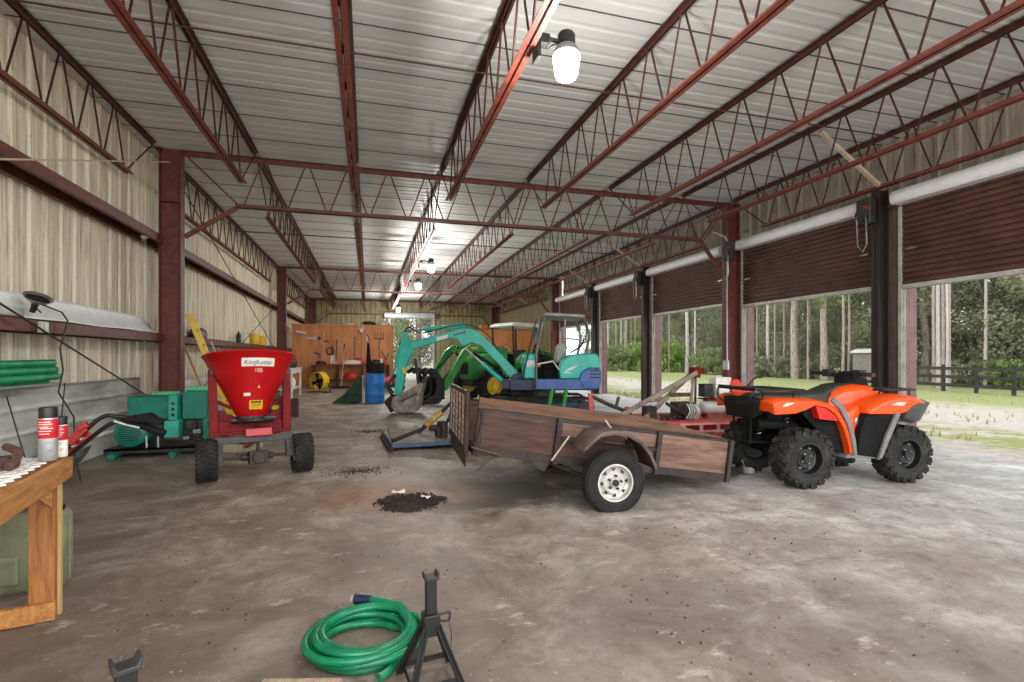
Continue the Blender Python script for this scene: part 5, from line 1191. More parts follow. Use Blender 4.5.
b = MB(); b.prism([(-.06, .0), (.08, .0), (.08, 1.2), (.03, 1.82), (-.05, 1.9), (-.08, 1.2)], -.02, .02, 'y'); o = b.build('black_board', M['black_matte'], bevel=.006); o.location = (.02, 17.1, 0); tag(o, 'tall narrow black board standing behind the blue barrel and tyres', 'board')

t = thing('green_hitch_frame', 'small green hitch frame standing behind the trailer side', 'hitch frame', (3.43, 9.0, 0), 10)
for x in (-.16, .16):
    b = MB(); b.beam((x - .12, 0, 0), (x + .06, 0, .8), .05, .06); b.build('upright', M['green'], t)
b = MB(); b.box((-.4, -.12, 0), (.4, .12, .04)); b.beam((-.24, 0, .3), (.2, 0, .34), .05, .05); b.build('base', M['green'], t)
# ================================================================== REAR OF THE SHED
def plain(b, nm, m, lab, cat, loc=(0, 0, 0), rz=0, group=None, rot=None, **kw):
    o = b.build(nm, m, None, **kw); o.location = loc; o.rotation_euler = rot if rot else (0, 0, rad(rz)); return tag(o, lab, cat, group)
# plywood tool wall with a bench below
PY = 25.5
t = thing('tool_wall', 'orange plywood tool wall at the rear left with hanging hand tools', 'tool wall', (0, PY, 0))
for k in range(4):
    x0 = -3.4 + k*1.146; b = MB(); b.box((x0, 0, 0), (x0 + 1.136, .02, 2.86)); b.build('plywood_panel', M['plywood'], t)
b = MB(); b.box((-3.42, -.04, 2.86), (1.2, .06, 2.95)); b.build('top_board', M['plywood'], t, bevel=.006)
b = MB(); b.box((-3.42, .02, 2.9), (1.2, 2.4, 2.94)); b.box((1.16, .02, 0), (1.2, 2.4, 2.9)); b.build('loft_floor', M['plywood'], t)
b = MB(); b.box((1.13, -.03, 0), (1.2, .02, 2.86)); b.build('end_post', M['pine'], t)
t = thing('tool_bench', 'brown plywood work counter along the rear tool wall', 'workbench', (0, PY - .5, 0))
b = MB(); b.box((-2.5, -.1, 1.0), (1.0, .46, 1.06)); b.build('counter', pm('counter_brown', (134, 74, 50), (108, 58, 40), .6), t, bevel=.006)
for x in (-2.45, -1.4, -.3, .9):
    b = MB(); b.box((x, -.06, 0), (x + .09, .42, 1.0)); b.build('leg_frame', M['oldwood'], t, bevel=.006)
b = MB(); b.box((-2.4, -.02, .3), (.95, .42, .34)); b.build('lower_shelf', M['oldwood'], t)
t = thing('plywood_partition', 'orange plywood partition at the rear right behind the tractor canopy', 'partition', (0, 25.5, 0))
for k in range(3):
    x0 = 5.4 + k*1.0; b = MB(); b.box((x0, 0, 0), (x0 + .99, .03, 2.78)); b.build('plywood_panel', pm('plywood_warm%d' % k, (226, 150, 92), (194, 120, 68), .6, 0, 2.2, .3, .7, (1.5, 1, .35)), t)
b = MB(); b.box((5.38, -.03, 2.78), (8.42, .06, 2.84)); b.build('top_rail', M['pine'], t)
b = MB(); b.box((-.18, -.14, 0), (.18, .14, .2)); plain(b, 'cardboard_box', M['pine'], 'small cardboard box on top of the rear right plywood partition', 'box', (5.7, 25.45 + .0, 2.84), 10, bevel=.01)
# tools hanging on the plywood
TP = []
def tool(nm, parts, px, pz, lab, cat='hand tool', rot=0):
    t = thing(nm, lab, cat, (px, PY - .012, pz), group='tools hanging on the plywood wall', rot=(0, rad(rot), 0))
    for pn, fn, m in parts:
        b = MB(); fn(b); b.build(pn, M[m], t)
    return t
def bar(x0, z0, x1, z1, w=.04): return lambda b: b.beam((x0, -.02, z0), (x1, -.02, z1), .025, w)
def loop(cx, cz, r, w=.02): return lambda b: b.tube([(cx + r*math.cos(2*PI*k/16), -.02, cz + r*math.sin(2*PI*k/16)) for k in range(16)], w, 6, closed=True)
tool('paper_roll', [('roll', lambda b: b.cyl((-.22, -.07, .06), (.22, -.07, -.02), .065, n=16), 'canopy_white')], -3.0, 2.52, 'white paper roll hanging at the top left of the plywood wall', 'paper roll')
tool('hand_saw', [('blade', lambda b: b.prism([(-.3, .06), (.2, .1), (.2, -.04), (-.3, .0)], -.02, -.014, 'y'), 'steel'), ('handle', loop(.28, .03, .06, .025), 'dark_steel')], -2.5, 2.25, 'hand saw hanging level near the left of the plywood wall', 'saw')
tool('framing_square', [('long_leg', bar(0, -.45, 0, .35, .05), 'steel'), ('short_leg', bar(-.0, -.1, .25, -.1, .05), 'dark_steel')], -2.02, 2.25, 'steel square hanging upright on the plywood wall', 'square')
tool('pipe_bracket', [('hook', bar(-.22, 0, .05, -.1, .06), 'dark_steel'), ('arm', bar(.02, -.1, .04, -.3, .05), 'dark_steel')], -2.2, 1.62, 'dark bracket hanging low on the left of the plywood wall', 'bracket')
tool('chain_coil', [('coil', loop(0, -.1, .16, .03), 'dark_steel'), ('tail', bar(.05, -.2, .1, .15, .06), 'dark_steel')], -1.72, 1.78, 'dark coiled chain hanging over the counter', 'chain')
tool('work_gloves', [('glove', lambda b: b.prism([(-.1, -.25), (0, -.28), (.02, .1), (-.06, .12)], -.05, -.02, 'y'), 'label_white'), ('cuff', lambda b: b.prism([(.04, -.3), (.14, -.26), (.1, .1), (.03, .1)], -.05, -.02, 'y'), 'zinc')], -1.62, 1.36, 'pair of pale work gloves hanging below the coiled chain', 'gloves')
tool('level', [('body', bar(0, -.5, 0, .5, .07), 'dark_steel')], -1.42, 1.75, 'long dark level hanging upright on the plywood wall', 'level')
tool('pruning_shears', [('blade', bar(-.03, 0, .02, .3, .05), 'dark_steel'), ('grip', bar(.02, 0, .08, -.25, .04), 'red_plastic')], -1.08, 1.72, 'shears with red grip hanging on the plywood wall', 'shears')
tool('pry_bar', [('bar', bar(0, -.6, 0, .45, .06), 'dark_steel'), ('claw', bar(0, .45, .06, .55, .06), 'dark_steel')], -.62, 1.82, 'tall dark pry bar hanging in the middle of the plywood wall', 'pry bar')
tool('bow_saw', [('frame', lambda b: b.tube(fillet([(-.05, -.02, .4), (.1, -.02, .1), (-.05, -.02, -.3)], .1), .02, 6), 'dark_steel'), ('blade', bar(-.05, -.3, -.05, .4, .02), 'steel')], .0, 2.1, 'bow saw hanging right of the tall pry bar', 'saw')
tool('garden_fork', [('head', lambda b: [b.beam((x, -.02, .0), (x, -.02, .32), .02, .035) for x in (-.2, -.07, .07, .2)] + [b.beam((-.21, -.02, 0), (.21, -.02, 0), .03, .05)], 'dark_steel'), ('shaft', bar(0, -.95, 0, .02, .05), 'oldwood')], .52, 2.28, 'garden fork hanging head up at the right of the plywood wall', 'fork')
tool('hedge_shears', [('blade', bar(-.16, .18, .06, -.24, .05), 'dark_steel'), ('handle', bar(.06, -.24, .16, .1, .05), 'dark_steel')], .8, 1.5, 'crossed hedge shears hanging below the garden fork', 'shears')
t = thing('shop_lamp', 'small white spot lamp clamped to the top of the plywood wall', 'lamp', (-.28, PY - .1, 2.72))
b = MB(); b.lathe([(.03, .12), (.08, 0), (.14, -.12), (.13, -.12)], 20, Matrix.Rotation(rad(40), 4, 'Y'), cap=False); b.build('lamp_shade', M['white_paint'], t, solid=.01)
b = MB(); b.tube([(0, 0, .05), (.1, .05, .22), (.02, .1, .26)], .02, 6); b.build('frame_clamp', M['white_paint'], t)
b = MB(); b.tube([(0, .03, .0), (.02, .03, -1.5)], .018, 6); b.build('cord', M['pale_wood'], t)
# things on top of the tool wall
for k, (x, sx, sz, m, lab, nm, cat) in enumerate(((-.9, .3, .05, 'label_white', 'flat white panel lying on top of the plywood tool wall', 'flat_panel', 'panel'), (.05, .35, .1, 'dark_steel', 'dark bundled tarp on top of the plywood tool wall', 'tarp_roll', 'tarp'), (.75, .3, .12, 'canopy_white', 'pale sack lying on top of the plywood tool wall', 'sack', 'sack'), (-2.0, .5, .04, 'zinc', 'long pale offcut on top of the plywood tool wall', 'board_offcut', 'board'))):
    b = MB(); b.loft([[(math.cos(2*PI*i/14)*sx*q, math.sin(2*PI*i/14)*.3*q + .02*math.sin(i*5), z) for i in range(14)] for q, z in ((.95, 0), (1.0, sz), (.8, sz*1.8), (.4, sz*2.1))]); plain(b, nm, M[m], lab, cat, (x, PY + .45, 2.942), 0)
# on the counter
random.seed(8)
def blob(nm, m, lab, cat, x, y, z, sx, sy, sz, grp=None):
    b = MB(); b.loft([[(math.cos(2*PI*i/12)*sx*q*(1 + .12*math.sin(i*3.1 + sx*40)), math.sin(2*PI*i/12)*sy*q, zz) for i in range(12)] for q, zz in ((.9, 0), (1, sz*.35), (.85, sz*.75), (.4, sz))]); plain(b, nm, M[m], lab, cat, (x, y, z), 0, grp)
blob('rag_pile', 'label_white', 'pile of white rags on the rear counter left of the stacked tyres', 'rags', -.72, PY - .42, 1.062, .38, .14, .2)
blob('red_toolbox', 'red_plastic', 'red tool case on the rear counter behind the white rags', 'tool case', -.4, PY - .2, 1.062, .3, .1, .3)
blob('parts_bin', 'dark_steel', 'dark parts bin on the left end of the rear counter', 'bin', -2.1, PY - .35, 1.062, .22, .14, .16)
blob('drill_case', 'black', 'black drill case on the rear counter right of the tyres', 'case', .35, PY - .3, 1.062, .2, .12, .22)
for x, m, lab in ((.62, 'label_white', 'white bottle standing on the right of the rear counter'), (.78, 'red_plastic', 'red bottle at the right end of the rear counter')):
    b = MB(); b.lathe([(.01, 0), (.06, 0), (.065, .03), (.065, .18), (.03, .23), (.03, .27), (.01, .27)], 16); plain(b, 'bottle', M[m], lab, 'bottle', (x, PY - .35, 1.062), 0, 'bottles on the rear counter')
blob('storage_crate', 'red_plastic', 'red crate on the shelf under the rear counter', 'crate', -.75, PY - .32, .342, .34, .14, .34)
b = MB(); b.lathe([(.01, 0), (.2, 0), (.2, .5), (.205, .52), (.01, .52)], 24); plain(b, 'blue_drum', M['barrel_blue'], 'small blue drum on the floor right of the rear counter', 'drum', (1.38, PY - 1.4, 0))
# red trolley jack, right of the barrel
t = thing('trolley_jack', 'red floor trolley low on the floor right of the blue barrel', 'trolley', (.85, 21.3, 0), 4)
b = MB(); b.loft([[(x, y, z) for x, y in ((-.62, -.3), (.6, -.3), (.6, .3), (-.62, .3))] for z in (.34, .5)] + [[(x, y, .58) for x, y in ((-.5, -.22), (.42, -.22), (.42, .22), (-.5, .22))]]); b.build('body', M['red_plastic'], t, bevel=.05, bseg=3)
for x in (-.42, .42):
    for y in (-.28, .28):
        w = tyre_mb(.16, .1, .08).build('wheel', M['rubber'], t, loc=(x, y, .162)); rim_mb(.08, .1, 1 if y > 0 else -1).build('rim', M['zinc'], w)
b = MB(); b.box((-.4, -.26, .16), (.4, .26, .36)); b.build('chassis', M['dark_steel'], t)
# push broom
t = thing('push_broom', 'push broom with long pale handle standing in front of the rear counter', 'broom', (-1.15, 23.9, 0))
b = MB(); b.tube([(0, 0, .1), (.1, .95, 1.75)], .018, 8); b.build('handle', M['pale_wood'], t)
b = MB(); b.box((-.42, -.05, .06), (.42, .05, .12)); b.build('head', M['oldwood'], t, bevel=.01)
b = MB()
for k in range(40): b.box((-.41 + k*.0205, -.045, 0), (-.395 + k*.0205, .045, .06))
b.build('bristles', M['black_matte'], t)
# drum fan
t = thing('drum_fan', 'yellow drum fan standing on the floor in front of the rear counter', 'fan', (-1.85, 21.3, 0), -38)
A = Matrix.Translation((0, 0, .56)) @ Matrix.Rotation(PI/2, 4, 'X')
b = MB(); b.lathe([(.44, -.2), (.46, -.2), (.46, .2), (.44, .2)], 40, A, closed=True); b.build('shroud', M['yellow'], t, ang=50)
b = MB()
for r in (.12, .2, .28, .36, .43): b.tube([(r*math.cos(2*PI*k/28), -.2, .56 + r*math.sin(2*PI*k/28)) for k in range(28)], .006, 4, closed=True)
for k in range(12): a = 2*PI*k/12; b.tube([(.08*math.cos(a), -.2, .56 + .08*math.sin(a)), (.44*math.cos(a), -.2, .56 + .44*math.sin(a))], .006, 4)
b.build('grille', M['black'], t)
b = MB()
for k in range(4): a = 2*PI*k/4 + .3; b.prism([(.06*math.cos(a), .56 + .06*math.sin(a)), (.4*math.cos(a - .3), .56 + .4*math.sin(a - .3)), (.41*math.cos(a + .3), .56 + .41*math.sin(a + .3))], -.06, -.04, 'y')
b.cyl((0, -.1, .56), (0, .12, .56), .1, n=18); b.build('blade', M['black_matte'], t)
b = MB(); b.tube(fillet([(-.5, -.25, .03), (-.5, .25, .03), (-.5, .05, .5)], .05), .022, 8); b.tube(fillet([(.5, -.25, .03), (.5, .25, .03), (.5, .05, .5)], .05), .022, 8); b.tube([(-.5, .2, .03), (.5, .2, .03)], .02, 8); b.build('stand', M['black'], t)
t.scale = (.8, .8, .8)
# white folding table with clutter behind the spreader
t = thing('white_table', 'white utility table behind the red spreader near the drum fan', 'table', (-2.75, 19.2, 0), 0)
b = MB(); b.box((-.38, -1.2, .98), (.38, 1.2, 1.02)); b.box((-.36, -1.15, .84), (.36, 1.15, .98)); b.build('table_top', M['white_paint'], t, bevel=.006)
for sx in (-1, 1):
    for sy in (-1, 1):
        b = MB(); b.box((sx*.33 - .03, sy*1.1 - .03, 0), (sx*.33 + .03, sy*1.1 + .03, .84)); b.build('leg', M['white_paint'], t)
b = MB(); b.box((-.34, -1.1, .3), (.34, 1.1, .33)); b.build('shelf', M['white_paint'], t)
random.seed(21)
for k, (x, y, z, s, m, nm, lab, cat) in enumerate(((-2.6, 18.2, 1.021, .16, 'dark_steel', 'bench_grinder', 'dark bench grinder on the near end of the white table', 'grinder'), (-2.72, 18.9, 1.021, .14, 'mower_blue', 'blue_box', 'small blue box in the middle of the white table', 'box'), (-2.6, 19.6, 1.021, .2, 'dark_steel', 'vise', 'dark vise towards the far end of the white table', 'vise'),
        (-2.7, 20.2, 1.021, .12, 'greengrey', 'paint_tin', 'green grey tin at the far end of the white table', 'tin'), (-2.65, 18.6, .332, .2, 'barrel_blue', 'blue_bin', 'blue bin on the lower shelf of the white table', 'bin'), (-2.65, 19.5, .332, .22, 'label_white', 'white_bucket', 'white bucket on the lower shelf of the white table', 'bucket'))):
    b = MB(); b.loft([[(math.cos(2*PI*i/12)*s*.8*q, math.sin(2*PI*i/12)*s*q, zz*s*1.6) for i in range(12)] for q, zz in ((.85, 0), (1.0, .3), (.95, .7), (.6, 1.0))]); plain(b, nm, M[m], lab, cat, (x, y, z), 0)

# ================================================================== LEFT WALL, MIDDLE BAY
for k, (x, y, nm, m, r, h, lab, cat) in enumerate(((-3.58, 16.9, 'white_jug', 'label_white', .13, .36, 'white plastic jug on the wall girt above the spreader', 'jug'), (-3.58, 18.3, 'yellow_bucket', 'yellow', .15, .36, 'yellow bucket on the wall girt above the spreader, nearer one', 'bucket'),
        (-3.58, 19.4, 'pale_yellow_bucket', 'yellow', .14, .33, 'paler yellow bucket on the wall girt, farther one', 'bucket'), (-3.58, 20.3, 'white_tub', 'canopy_white', .12, .25, 'white tub on the wall girt beside the yellow buckets', 'tub'), (-3.58, 16.2, 'dark_bottle', 'black', .06, .34, 'dark bottle on the wall girt left of the white jug', 'bottle'))):
    t = thing(nm, lab, cat, (x, y, 1.802))
    b = MB(); b.lathe([(.01, 0), (r*.88, 0), (r, h*.95), (r*1.05, h*.96), (r*1.05, h), (r*.95, h), (.01, h*.97)] if 'bucket' in nm or 'tub' in nm else [(.01, 0), (r, 0), (r, h*.7), (r*.4, h*.86), (r*.35, h), (.01, h)], 24); b.build('body', M[m], t)
    b = MB(); b.tube([(r*1.0*math.cos(a), 0, h*.9 - .3*h*math.sin(a)) for a in [PI*q/10 for q in range(11)]] if 'bucket' in nm or 'tub' in nm else [(r*.5, 0, h*.9), (r*.95, 0, h*.9), (r*.98, 0, h*.55)], .008, 6); b.build('handle', M['zinc'], t)
blob('black_bag', 'black', 'crumpled black bag on the wall girt right of the left column', 'bag', -3.58, 12.6, 1.802, .12, .5, .24)
blob('grey_rag', 'zinc', 'grey rag bundle on the wall girt behind the yellow pole', 'rag', -3.58, 11.4, 1.802, .1, .3, .14)
t = thing('yellow_ladder', 'yellow orange ladder leaning on the wall girt beside the left column', 'ladder', (-3.3, 11.5, 0))
b = MB()
for y in (-.1, .16): b.beam((.62, y + .25, .0), (-.1, y - .12, 2.25), .05, .07)
b.build('rail', M['yellow'], t)
b = MB()
for k in range(7): f = (k + .7)/7.8; b.beam((.62 - .72*f, .15 - .37*f, 2.25*f), (.62 - .72*f, .41 - .37*f, 2.25*f), .03, .03)
b.build('rung', M['pine'], t)
for x, y, lab, m in ((-2.75, 10.6, 'shovel with pale wooden handle standing behind the red spreader', 'pine'), (-2.35, 10.9, 'rake with yellowish handle standing behind the red spreader', 'pale_wood')):
    t = thing('shovel' if m == 'pine' else 'rake', lab, 'garden tool', (x, y, 0))
    b = MB(); b.tube([(0, 0, .25), (-.6, .25, 1.7)], .019, 8); b.build('handle', M[m], t)
    b = MB()
    if m == 'pine': b.prism([(-.11, .02), (0, 0), (.11, .02), (.11, .24), (.03, .3), (-.03, .3), (-.11, .24)], -.012, .012, 'y')
    else:
        b.box((-.2, -.015, .2), (.2, .015, .23))
        for k in range(9): b.box((-.2 + k*.048, -.01, .0), (-.184 + k*.048, .01, .2))
    b.build('blade', M['rust'], t)
t = thing('grey_panel_stack', 'dull grey sheet panels leaning on the wall behind the leaning garden tools', 'metal sheet', (-3.7, 0, 0))
b = MB(); b.grid(lambda u, v: (.16 - .17*v, 11.0 + 6.5*u, .004 + .95*v), 10, 8); b.build('sheet', M['galv_dull'], t, solid=.01)
t = thing('scrap_pump', 'dark scrap pump with hoses on the floor behind the red spreader', 'pump', (-2.1, 12.3, 0))
b = MB(); b.cbox((0, 0, .22), (.5, .4, .3)); b.cyl((-.3, 0, .3), (.35, 0, .3), .12, n=16); b.tube(fillet([(-.3, 0, .3), (-.6, .1, .6), (-.5, .2, .9), (-.2, .2, .5)], .1), .03, 8); b.box((-.3, -.22, 0), (.3, .22, .07)); b.build('body', M['dark_steel'], t, bevel=.02)
b = MB(); b.cbox((.15, -.21, .3), (.14, .06, .1)); b.build('yellow_cap', M['yellow'], t, bevel=.01)
t = thing('wooden_crate', 'open weathered crate on the floor behind the red spreader', 'crate', (-1.9, 13.0, 0), 10)
b = MB(); b.box((-.3, -.25, 0), (.3, -.23, .4)); b.box((-.3, .23, 0), (.3, .25, .4)); b.box((-.3, -.23, 0), (-.28, .23, .4)); b.box((.28, -.23, 0), (.3, .23, .4)); b.box((-.28, -.23, .0), (.28, .23, .02)); b.build('crate_body', M['oldwood'], t, bevel=.005)
# wall-mounted electrics on the right-hand column
t = thing('conduit', 'pale conduit running down the right front column to a switch box', 'conduit', (8.1, 10.2, 0))
b = MB(); b.tube(fillet([(-.4, -.13, 4.3), (.0 - .012, -.13, 4.2), (-.012, -.13, 1.32)], .12), .014, 8); b.build('pipe', M['zinc'], t)
b = MB(); b.box((-.05, -.2, 1.1), (-.002, -.02, 1.32)); b.build('switch_box', M['zinc'], t, bevel=.01)
t = thing('door_operator', 'dark chain hoist box at the top of the nearest full door post', 'door hoist', (8.04, 6.55, 3.78))
b = MB(); b.box((-.02, -.05, -.15), (.12, .2, .28)); b.build('gear_box', M['dark_steel'], t, bevel=.015)
b = MB(); b.cyl((-.06, .08, .02), (-.02, .08, .02), .11, n=24); b.cyl((-.04, .08, .02), (.0, .08, .02), .05, n=12); b.build('chain_wheel', M['dark_steel'], t)
b = MB(); b.tube([(-.05, .0, 0), (-.05, -.02, -.5), (-.05, .05, -.62), (-.05, .14, -.5), (-.05, .16, 0)], .012, 6); b.build('hanging_chain', M['steel'], t)
b = MB(); b.box((-.021, -.02, .08), (-.03, .06, .15)); b.build('red_tag', M['red_plastic'], t)
for y, lab in ((10.0, 'dark chain hoist box on the right front column'), (14.1, 'dark chain hoist box on the door post past the front column'), (17.8, 'dark chain hoist box on the farthest slim door post')):
    dup(t, (8.04 if y > 10.1 else 7.94, y - (.2 if y < 10.1 else 0), 3.78), 0, lab)
# ================================================================== OUTSIDE
b = MB(); b.grid(lambda u, v: (-70 + 200*u, -60 + 220*v, -.03), 4, 4); struct(b.build('ground', M['earth']))
# grass tufts along the slab edge and drive
random.seed(31); b = MB()
for k in range(2600):
    if k < 1500: x, y = 8.95 + abs(random.gauss(0, .55)), random.uniform(0, 24)
    else: x, y = random.uniform(12.5, 22), random.uniform(2, 34)
    if noise.noise((x*.5, y*.5, 7)) < (-.05 if k < 1500 else .0): continue
    h = random.uniform(.05, .13)
    for q in range(3):
        a = random.random()*6.28; w = .012; dx, dy = .06*math.cos(a), .06*math.sin(a)
        b.add([(x + w*math.sin(a), y - w*math.cos(a), -.03), (x - w*math.sin(a), y + w*math.cos(a), -.03), (x + dx, y + dy, h)], [(0, 1, 2)])
tag(b.build('grass', pm('grass_blades', (150, 164, 84), (176, 180, 112), .8, 0, 2)), 'thin grass growing along the slab edge and the sandy drive', 'grass', kind='stuff')
# trees
def crown_mb(n, rx, ry, z0, z1, s, clump=9, seed=0):
    random.seed(seed); b = MB(); cs = []
    for k in range(clump*7):
        a = random.random()*6.28; r = random.random()**.5; z = z0 + (z1 - z0)*random.random()
        f = 1 - .5*abs((z - z0)/(z1 - z0) - .45)
        cs.append((rx*r*f*math.cos(a), ry*r*f*math.sin(a), z, random.uniform(.5, 1.0)*rx*.3))
    vs, fs = [], []
    for i in range(n):
        c = cs[i % len(cs)]; d = V((random.gauss(0, 1), random.gauss(0, 1), random.gauss(0, .8))).normalized()
        p = V(c[:3]) + d*c[3]*random.uniform(.6, 1.05); q = s*random.uniform(.6, 1.3)
        u = d.orthogonal().normalized(); u.rotate(Matrix.Rotation(random.random()*6.28, 3, d)); w = d.cross(u)
        tl = d*random.uniform(-.4, .4)*q
        k = len(vs); vs += [p - u*q*.5, p + w*q*.32 + tl, p + u*q*.6, p - w*q*.32 + tl]; fs.append((k, k + 1, k + 2, k + 3))
    return b.add(vs, fs)
def trunk_mb(h, r0, r1, lean, seed, branches=0):
    random.seed(seed); b = MB(); pts = [(lean*(k/8)**1.5*h + .04*math.sin(k*1.3 + seed), .04*math.cos(k*1.7 + seed), h*k/8 - .05) for k in range(9)]
    b.tube(pts, [r0*1.25] + [r0 + (r1 - r0)*k/8 for k in range(1, 9)], 12)
    for k in range(branches):
        a = random.random()*6.28; z = h*random.uniform(.35, .95); L = random.uniform(.5, 1.6); x0 = lean*(z/h)**1.5*h
        b.tube([(x0, 0, z), (x0 + L*.5*math.cos(a), L*.5*math.sin(a), z + L*.25), (x0 + L*math.cos(a), L*math.sin(a), z + L*.6)], [r0*.28, r0*.18, r0*.06], 6)
    return b
oak = []
for i, (m, n, rx, z0, z1) in enumerate((('leaf_dark', 21000, 3.6, .6, 11.5), ('leaf_mid', 19000, 3.2, .5, 10.5), ('leaf_dark', 21000, 3.8, .9, 12.5))):
    t = thing('broadleaf_tree', 'dense broadleaf tree in the woods beyond the open doors', 'tree', (0, 0, 0), group='dense trees of the woods')
    trunk_mb(7, .2, .08, .02, i, 6).build('trunk', M['bark'], t); c_ = crown_mb(n, rx, rx, z0, z1, .15, 18, i).build('crown', M[m], t); oak.append(t)
random.seed(77); used = [0, 0, 0]
def put_oak(x, y, k, s, lab=None):
    rz = random.random()*360
    if used[k] == 0: o = oak[k]; o.location = (x, y, -.03); o.rotation_euler = (0, 0, rad(rz)); used[k] = 1
    else: o = dup(oak[k], (x, y, -.03), rz)
    o.scale = (s, s, s)
    if lab: o['label'] = lab
    return o
for row, (dx, st) in enumerate(((0, 5.2), (5, 5.4), (10.5, 6.0), (17, 7))):
    y = 6 - row
    while y < 84:
        px = 31.0 + dx + .07*y + random.uniform(-1, 1); yy = y + random.uniform(-1.2, 1.2)
        put_oak(px, yy, random.randrange(3), random.uniform(.85, 1.2)); y += st
for x, y, k, s in ((-3, 55, 1, .9), (1.5, 50, 1, 1.0), (5, 54, 0, 1), (8.5, 50, 1, .9), (-1, 61, 0, 1.2), (6, 62, 2, 1.2), (12, 58, 0, 1.1)): put_oak(x, y, k, s, 'leafy tree seen through the rear doorway beyond the tool wall')
for x, y, s, lab in ((29.5, 13.5, 1.15, 'wide dark oak behind the fence at the far right of the view'), ): put_oak(x, y, 0, s, lab)
# tall pale pine trunks standing at the edge of the woods
PIN = [(795, 379, .3, 'tallest thick pine trunk in the wide doorway right of the front column', 0), (824, 377, .26, 'pine trunk with bright leaves at its top, behind the quad bike handlebar', 0), (768, 374, .16, 'slim pale pine trunk just right of the front column', 1),
       (784, 373, .13, 'slim pine trunk left of the tallest thick pine trunk', 0), (843, 374, .13, 'slim trunk right of the handlebar trunk', 0), (849, 374, .12, 'thin trunk standing nearest the grey shed', 0),
       (687, 378, .22, 'pale trunk seen above the A-frame of the finish mower', 1), (695, 375, .15, 'thinner pale trunk just right of the A-frame top', 1), (626, 373, .2, 'brownish pine trunk in the second doorway from the rear', 0), (621, 372, .13, 'thin pale trunk beside the brownish pine trunk', 1),
       (934, 372, .13, 'leftmost trunk of the pine cluster behind the fence', 0), (938.5, 370, .15, 'second trunk of the pine cluster behind the fence', 1), (943, 371, .13, 'third trunk of the pine cluster behind the fence', 0), (947.5, 370, .12, 'rightmost trunk of the pine cluster behind the fence', 1),
       (608, 371, .14, 'pale trunk in the rearmost doorway', 1), (757, 372, .1, 'thin dark trunk beside the mauve door trim', 0), (808, 372, .1, 'thin trunk in the shade behind the thick pines', 0), (775, 372, .09, 'leaning thin trunk in the shade of the woods', 0)]
def g_at(px, py):
    u, v = (px - 512)/508, (357 - py)/508; sy, cy = .27272, .96209
    q = -1.43/v; return ((sy + cy*u)*q, (cy - sy*u)*q)
for k in range(9):
    PIN.append((random.choice((604, 616, 632, 661, 672, 681, 702, 716, 752, 760, 771, 789, 803, 815, 831, 838, 853, 924, 953, 968, 985, 1004)) + random.uniform(-4, 4), 369 + random.random()*3, random.uniform(.06, .11), 'thin trunk among the trees at the edge of the woods', k % 2))
pine = {}
for k, (px, py, r, lab, kind) in enumerate(PIN):
    u_ = (px - 512)/508; xx = (27.0 if r > .18 else (25.2 if 930 < px < 950 else 26.6)) + (k % 4)*.7*(k > 1)*(not 930 < px < 950); d_ = min(xx/(.27272 + .96209*u_), 58); x, y = (.27272 + .96209*u_)*d_, (.96209 - .27272*u_)*d_
    if kind not in pine:
        t = thing('pine_tree', lab, 'pine tree', (x, y, -.03), k*40, 'pine trunks at the edge of the woods')
        trunk_mb(15, 1.0*.2, .1, .004 if kind else -.006, 3 + kind, 5).build('trunk', M['bark_pale' if kind else 'bark'], t)
        crown_mb(1500, 2.0, 2.0, 12.5, 16, .34, 8, 40 + kind).build('crown', M['leaf_mid'], t); pine[kind] = t
    else: t = dup(pine[kind], (x, y, -.03), k*40, lab)
    s = r/.2*(.62 if r < .16 else .8); t.scale = (s, s, 1)
    if k == 1: handlebar_tree = t
# bushes
BS = [(642, 376, 1.4, 'leaf_bright', 'bright green bush in the second doorway from the rear'), (612, 375, 1.3, 'leaf_mid', 'low bush at the foot of the brownish pine trunk'), (668, 377, 1.5, 'leaf_bright', 'bright bush left of the pale trunks above the finish mower'), (708, 377, 1.3, 'leaf_mid', 'low bush right of the pale trunks above the finish mower'),
      (760, 377, 1.2, 'leaf_dark', 'dark bush beside the mauve trim of the front column'), (782, 377, 1.0, 'leaf_dark', 'small dark bush left of the tallest thick pine trunk'), (808, 377, .9, 'leaf_dark', 'small dark bush between the two thick pine trunks'), (724, 376, 1.3, 'leaf_mid', 'bush seen right before the front column'),
      (985, 376, 1.4, 'leaf_mid', 'bush behind the fence at the far right'), (1015, 378, 1.4, 'leaf_bright', 'bright bush behind the fence at the right edge'), (960, 376, 1.3, 'leaf_dark', 'dark bush behind the fence right of the pine cluster')]
bp = {}
for k, (px, py, s, m, lab) in enumerate(BS):
    u_ = (px - 512)/508; d_ = min(27.6/(.27272 + .96209*u_), 52); x, y = (.27272 + .96209*u_)*d_, (.96209 - .27272*u_)*d_; s *= d_/40
    if m not in bp:
        o = crown_mb(2600, 1.1, 1.1, .1, 1.3, .13, 8, 60 + k).build('bush', M[m]); tag(o, lab, 'bush', 'bushes at the edge of the woods'); bp[m] = o
    else: o = bp[m].copy(); COL.objects.link(o); o['label'] = lab
    o.location = (x, y, -.03); o.scale = (s, s, s*1.15); o.rotation_euler = (0, 0, k)
# hanging bright spray of leaves on the handlebar trunk
o = crown_mb(1600, 2.0, 2.0, 4.6, 7.2, .2, 8, 90).build('leafy_branch', M['leaf_bright'], handlebar_tree)
